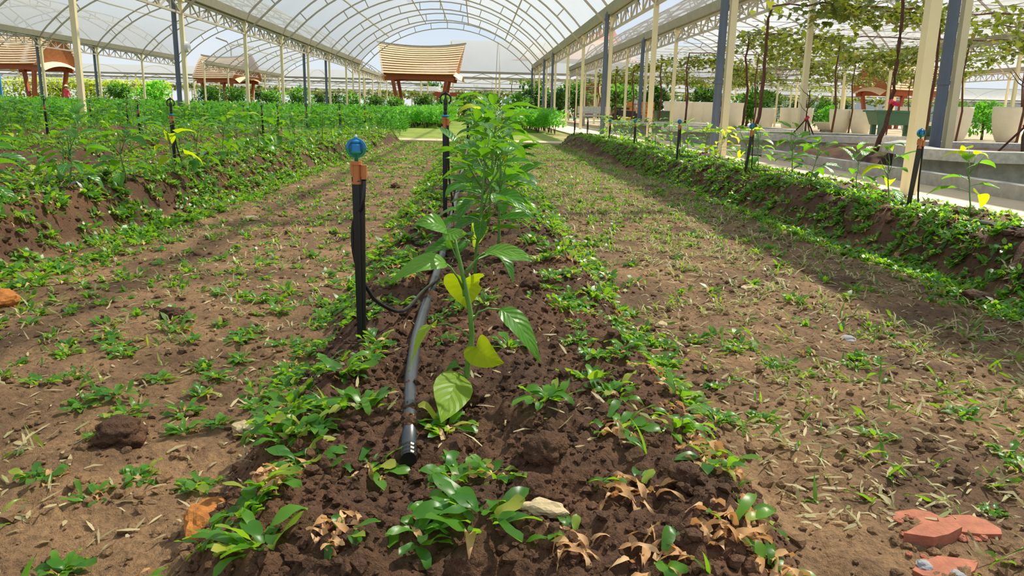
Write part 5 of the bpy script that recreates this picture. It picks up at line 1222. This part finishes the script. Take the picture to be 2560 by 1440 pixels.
# grape vines on the trellis at the right
def vine_leaf(nb, rg, p, s):
    d = Vector((rg.uniform(-1, 1), rg.uniform(-1, 1), rg.uniform(-1.2, .3))).normalized(); a = d.cross(Vector((rg.uniform(-.5, .5), rg.uniform(-.5, .5), 1))).normalized(); n_ = a.cross(d); p = Vector(p)
    R = [(0, 0), (-.42, .05), (-.55, .45), (-.28, .55), (-.2, .95), (0, .75), (.2, 1.05), (.28, .55), (.55, .4), (.42, .05)]
    V = [p+(a*u+d*v)*s+n_*s*(.12*abs(u)) for u, v in R]; nb.add([v[:] for v in V], [(0, 1, 2, 3), (0, 3, 4, 5), (0, 5, 6, 7), (0, 7, 8, 9)], rg.random())
def vine(label, base, zbase, pts, canes, n, seed, s=.105):
    rg = random.Random(seed); t_ = thing('grape_vine', label, 'vine', (base[0], base[1], zbase)); o_ = Vector((base[0], base[1], zbase))
    P = [Vector(q) for q in pts]; Q_ = []
    for i in range(len(P)-1):
        for j in range(4): Q_.append(P[i].lerp(P[i+1], j/4)+Vector((rg.uniform(-.012, .012), rg.uniform(-.012, .012), 0)))
    Q_.append(P[-1]); part('trunk', MB().tube([q-o_ for q in Q_], [.034*(1-.5*i/len(Q_)) for i in range(len(Q_))], 8), M['bark'], t_, smooth=True)
    nb = NB(); cm = MB()
    for ca in canes:
        C_ = [Vector(q) for q in ca]; path = []
        for i in range(len(C_)-1):
            m_ = max(3, int((C_[i+1]-C_[i]).length/.3))
            for j in range(m_): path.append(C_[i].lerp(C_[i+1], j/m_)+Vector((0, rg.uniform(-.04, .04), rg.uniform(-.03, .03))))
        path.append(C_[-1]); cm.tube([q-o_ for q in path], .014, 5)
        dens = [max(0.0, rg.uniform(-.35, 1.3)) for _ in range(len(path)//4+2)]
        tot = sum((dens[i//4]) for i in range(len(path)))
        for k in range(n):
            r_ = rg.uniform(0, tot); i = 0
            while i < len(path)-1 and r_ > dens[i//4]: r_ -= dens[i//4]; i += 1
            q = path[i]+Vector((rg.gauss(0, .16), rg.gauss(0, .35), rg.gauss(-.03, .10))); vine_leaf(nb, rg, q-o_, s*rg.uniform(.6, 1.3))
    part('cane', cm, M['bark'], t_); link('foliage', nb.mesh('foliage', [M['vine']]), t_, kind='stuff')
    return t_
b0 = G(2187, 380, .18); tp = [b0, D(2200, 345, b0.y), D(2225, 280, b0.y), D(2236, 210, b0.y), D(2250, 100, b0.y), D(2256, 10, b0.y), D(2262, -90, b0.y)]
vine('vine with a thick leaning trunk and red ribbon beside the near post', (b0.x, b0.y), .15, tp, [[tp[-1], tp[-1]+Vector((2.5, .4, .05)), tp[-1]+Vector((6, .8, .1))], [tp[-1], tp[-1]+Vector((-.5, 1.5, .05)), tp[-1]+Vector((1.2, 4.0, .0))]], 260, 1)
rb = D(2232, 258, b0.y); o = part('ribbon', MB().tube([(-.02, -.045, 0), (.05, -.045, -.01)], .03, 8).tube([(-.06, -.05, .02), (-.02, -.05, 0)], [.04, .015], 7), M['flower'], None, loc=rb); tag(o, 'pink red ribbon tied round the leaning vine trunk', 'ribbon')
Yv = 12.7; tp = [D(1884, 326, Yv), D(1898, 290, Yv), D(1908, 200, Yv), D(1917, 100, Yv), D(1921, 45, Yv), D(1930, 18, Yv)]
vine('vine with a thin straight trunk bending onto the wire', (tp[0].x, Yv), tp[0].z, tp, [[tp[-1], D(2060, 8, Yv), D(2150, 20, Yv+.2), D(2290, 22, Yv+.3)], [D(2060, 8, Yv), D(2250, 60, 15), D(2420, 40, 15.5)]], 230, 2)
Yv = 13.6
vine('vine cane hanging leaves at the top right corner', (7.9, Yv), .0, [(7.9, Yv, .0), (7.95, Yv, 1.2), (7.9, Yv, 2.35)], [[(7.9, Yv, 2.35), (9.2, Yv+.1, 2.42), (10.6, Yv, 2.4)], [(7.9, Yv, 2.35), (7.2, Yv+.2, 2.4), (6.4, Yv, 2.4)]], 260, 3)
VR = [(15.5, 8.5, 14), (18.5, 6.0, 13.5), (21.5, 6.5, 15.5), (24.5, 6.2, 16), (28, 6.2, 18), (32, 6, 20), (36, 6, 22), (41, 6, 24), (46, 6, 24), (52, 2, 26)]
for i, (y, x0, x1) in enumerate(VR):
    zt = 2.42; bx = x0+.3; n_ = int(95*(x1-x0))
    cn = [[(bx, y, zt), ((x0+x1)/2, y+.3, zt+.03), (x1, y-.2, zt)]]
    vine('grape vine on the trellis, %s row back from the camera' % ORD[i], (bx, y), .25, [(bx, y, .25), (bx+.05, y, 1.2), (bx-.05, y+.05, 1.9), (bx, y, zt)], cn, n_, 20+i, .13)
    for k, xx in enumerate(np.arange(x0+2.5, x1, 3.1)):
        if i < 6:
            o = part('vine_trunk', MB().tube([(xx, y+.1, .0), (xx+.06, y+.1, .8), (xx-.04, y+.12, 1.6), (xx, y+.1, zt)], [.03, .026, .02, .015], 6), M['bark'], None); tag(o, 'slim vine trunk rising to the %s trellis row' % ORD[i], 'vine trunk', 'slim vine trunks under the trellis')
# trellis wires
t_ = thing('trellis', 'grid of steel wires carrying the vines', 'trellis')
for y in np.arange(9, 46, 1.1): part('wire', MB().beam((R2X, y, 2.5), (16.2, y+.3, 2.5), .008, .008), M['wire'], t_)
for x in np.arange(6.4, 16, .8): part('wire', MB().beam((x, 8, 2.46), (x, 47, 2.46), .008, .008), M['wire'], t_)
# far pergola vines left and centre
for i, (x0, x1, y, zt) in enumerate(((-44, -20, 88, 2.3), (-20, -4, 84, 2.0), (-2, 14, 74, 2.0), (14, 44, 70, 2.1), (-14, 2, 96, 1.9))):
    rg = random.Random(50+i); nb = NB()
    for k in range(int((x1-x0)*32)): vine_leaf(nb, rg, (rg.uniform(x0, x1), y+rg.uniform(-.6, .6), zt+rg.gauss(0, .16)), .3)
    t_ = thing('pergola_vines', 'far vine-covered pergola, %s' % ['left of the small pavilion', 'between the left posts and the main pavilion', 'right of the main pavilion', 'beyond the white pots', 'behind the main pavilion'][i], 'pergola', (0, 0, 0)); link('foliage', nb.mesh('foliage', [M['vine']]), t_, kind='stuff')
    for x in np.arange(x0, x1+.1, 2.2): part('post', MB().box((-.06, -.06, 0), (.06, .06, zt)), M['post'], t_, loc=(x, y, 0))
    part('beam', MB().box((x0, y-.05, zt-.12), (x1, y+.05, zt-.02)), M['frame'], t_)
# tall grass blades on the bed front
rg = random.Random(77)
for i, (px, py, tip) in enumerate((((1770, 1435), 0, (1745, 1330)), ((815, 1055), 0, (805, 955)), ((1615, 1190), 0, (1560, 1060)), ((1850, 1235), 0, (1910, 1170)), ((1400, 650), 0, (1440, 628)))):
    pass
for i, (a, t1) in enumerate((((1772, 1436), (1745, 1335)), ((822, 1060), (806, 962)), ((1610, 1195), (1568, 1080)), ((1842, 1232), (1905, 1175)), ((1375, 665), (1435, 630)), ((2440, 815), (2470, 770)))):
    p = G(a[0], a[1], .1 if i != 5 else .0); q = D(t1[0], t1[1], p.y); z = Hs(p.x, p.y); nb = NB()
    t_ = thing('tall_grass', '%s tall thin grass blade sprout on the bed, counted from the bottom' % ORD[i], 'grass', (p.x, p.y, z))
    for k in range(3):
        l = (q-p).length*(1-.25*k); V, Q = blade(rg, l, .006, math.atan2(.02*(k-1), q.x-p.x)+rg.uniform(-.6, .6)*k, 1.25-.2*k, .5+.3*k, 7, .3, 0, (0, 0, 0), 'straw'); one = NB(); one.add(V, Q, .75, 0); link('blade', one.mesh('blade', [M['grass']]), t_)

# ------------------------------------------------------------------ people in the distance
def person(label, x, y, h, top, legs, hat, hatcol, pose=0, z=0, carry=None):
    t_ = thing('person', label, 'person', (x, y, z), pose)
    J = {'pel': (0, 0, .53), 'wa': (0, 0, .62), 'ch': (0, .0, .74), 'ne': (0, .005, .835), 'hd0': (0, -.005, .88), 'hd1': (0, 0, .965)}
    v = []; ed = []; rad = []
    def a(p, r, par=None):
        v.append(tuple(q*h for q in p)); rad.append(r*h)
        if par is not None: ed.append((par, len(v)-1))
        return len(v)-1
    pe = a((0, 0, .53), .075); wa = a((0, 0, .62), .068, pe); ch = a((0, 0, .75), .078, wa); ne = a((0, 0, .835), .03, ch); h0 = a((0, -.008, .885), .048, ne); h1 = a((0, -.004, .94), .05, h0)
    for s in (-1, 1):
        hp1 = a((s*.05, 0, .49), .055, pe); kn = a((s*.055, -.015+.02*s, .27), .038, hp1); an = a((s*.055, .01+.03*s, .05), .025, kn); a((s*.06, -.06+.03*s, .02), .022, an)
        sh = a((s*.105, 0, .795), .034, ch); el = a((s*.135, .01, .64), .026, sh); wr = a((s*.12, -.07, .53), .018, el)
        pm_ = a((s*.118, -.085, .49), .016, wr)
        for f in range(4): a((s*(.105+.009*f), -.095, .455), .006, pm_)
        a((s*.10, -.09, .478), .006, wr)
    me = bpy.data.meshes.new('body'); me.from_pydata(v, ed, [])
    o = link('body', me, t_); sk = o.modifiers.new('skin', 'SKIN'); sv = me.skin_vertices[0].data
    for i, r in enumerate(rad): sv[i].radius = (r, r*.85)
    sv[0].use_root = True; sd = o.modifiers.new('sub', 'SUBSURF'); sd.levels = 1; sd.render_levels = 1
    bpy.context.view_layer.update(); dg = bpy.context.evaluated_depsgraph_get(); ev = o.evaluated_get(dg); nm = bpy.data.meshes.new_from_object(ev); o.modifiers.clear(); o.data = nm
    nm.materials.clear()
    for m_ in ('skin', top, legs): nm.materials.append(M[m_])
    for p_ in nm.polygons:
        zc = p_.center.z/h; xc = abs(p_.center.x)/h
        p_.material_index = 0 if (zc > .845 or (zc < .54 and xc > .095 and zc > .40)) else (1 if zc > .51 else 2); p_.use_smooth = True
    if hat: part('hat', MB().lathe([(.12*h, .945*h), (.125*h, .95*h), (.06*h, .965*h), (.055*h, 1.0*h), (.03*h, 1.02*h)], 16), M[hatcol], t_, smooth=True)
    part('hair', MB().lathe([(.052*h, .90*h), (.056*h, .94*h), (.04*h, .985*h), (.01*h, .995*h)], 12, (0, .008, 0)), M['dark'], t_, smooth=True)
p = D(1874, 300, 50); person('person in a grey top and pale hat walking on the far right terrace', p.x, 50, 1.62, 'greycl', 'dark', True, 'straw', 2.6, 0)
p = D(1915, 300, 46); person('person in a pale hat seen behind the white pots', p.x, 46, 1.1, 'greycl', 'dark', True, 'straw', .5, 0)
p = D(168, 250, 50); person('person in a red top and straw hat in the left field', p.x, 50, 1.45, 'red', 'dark', True, 'straw', 3.0, 0)
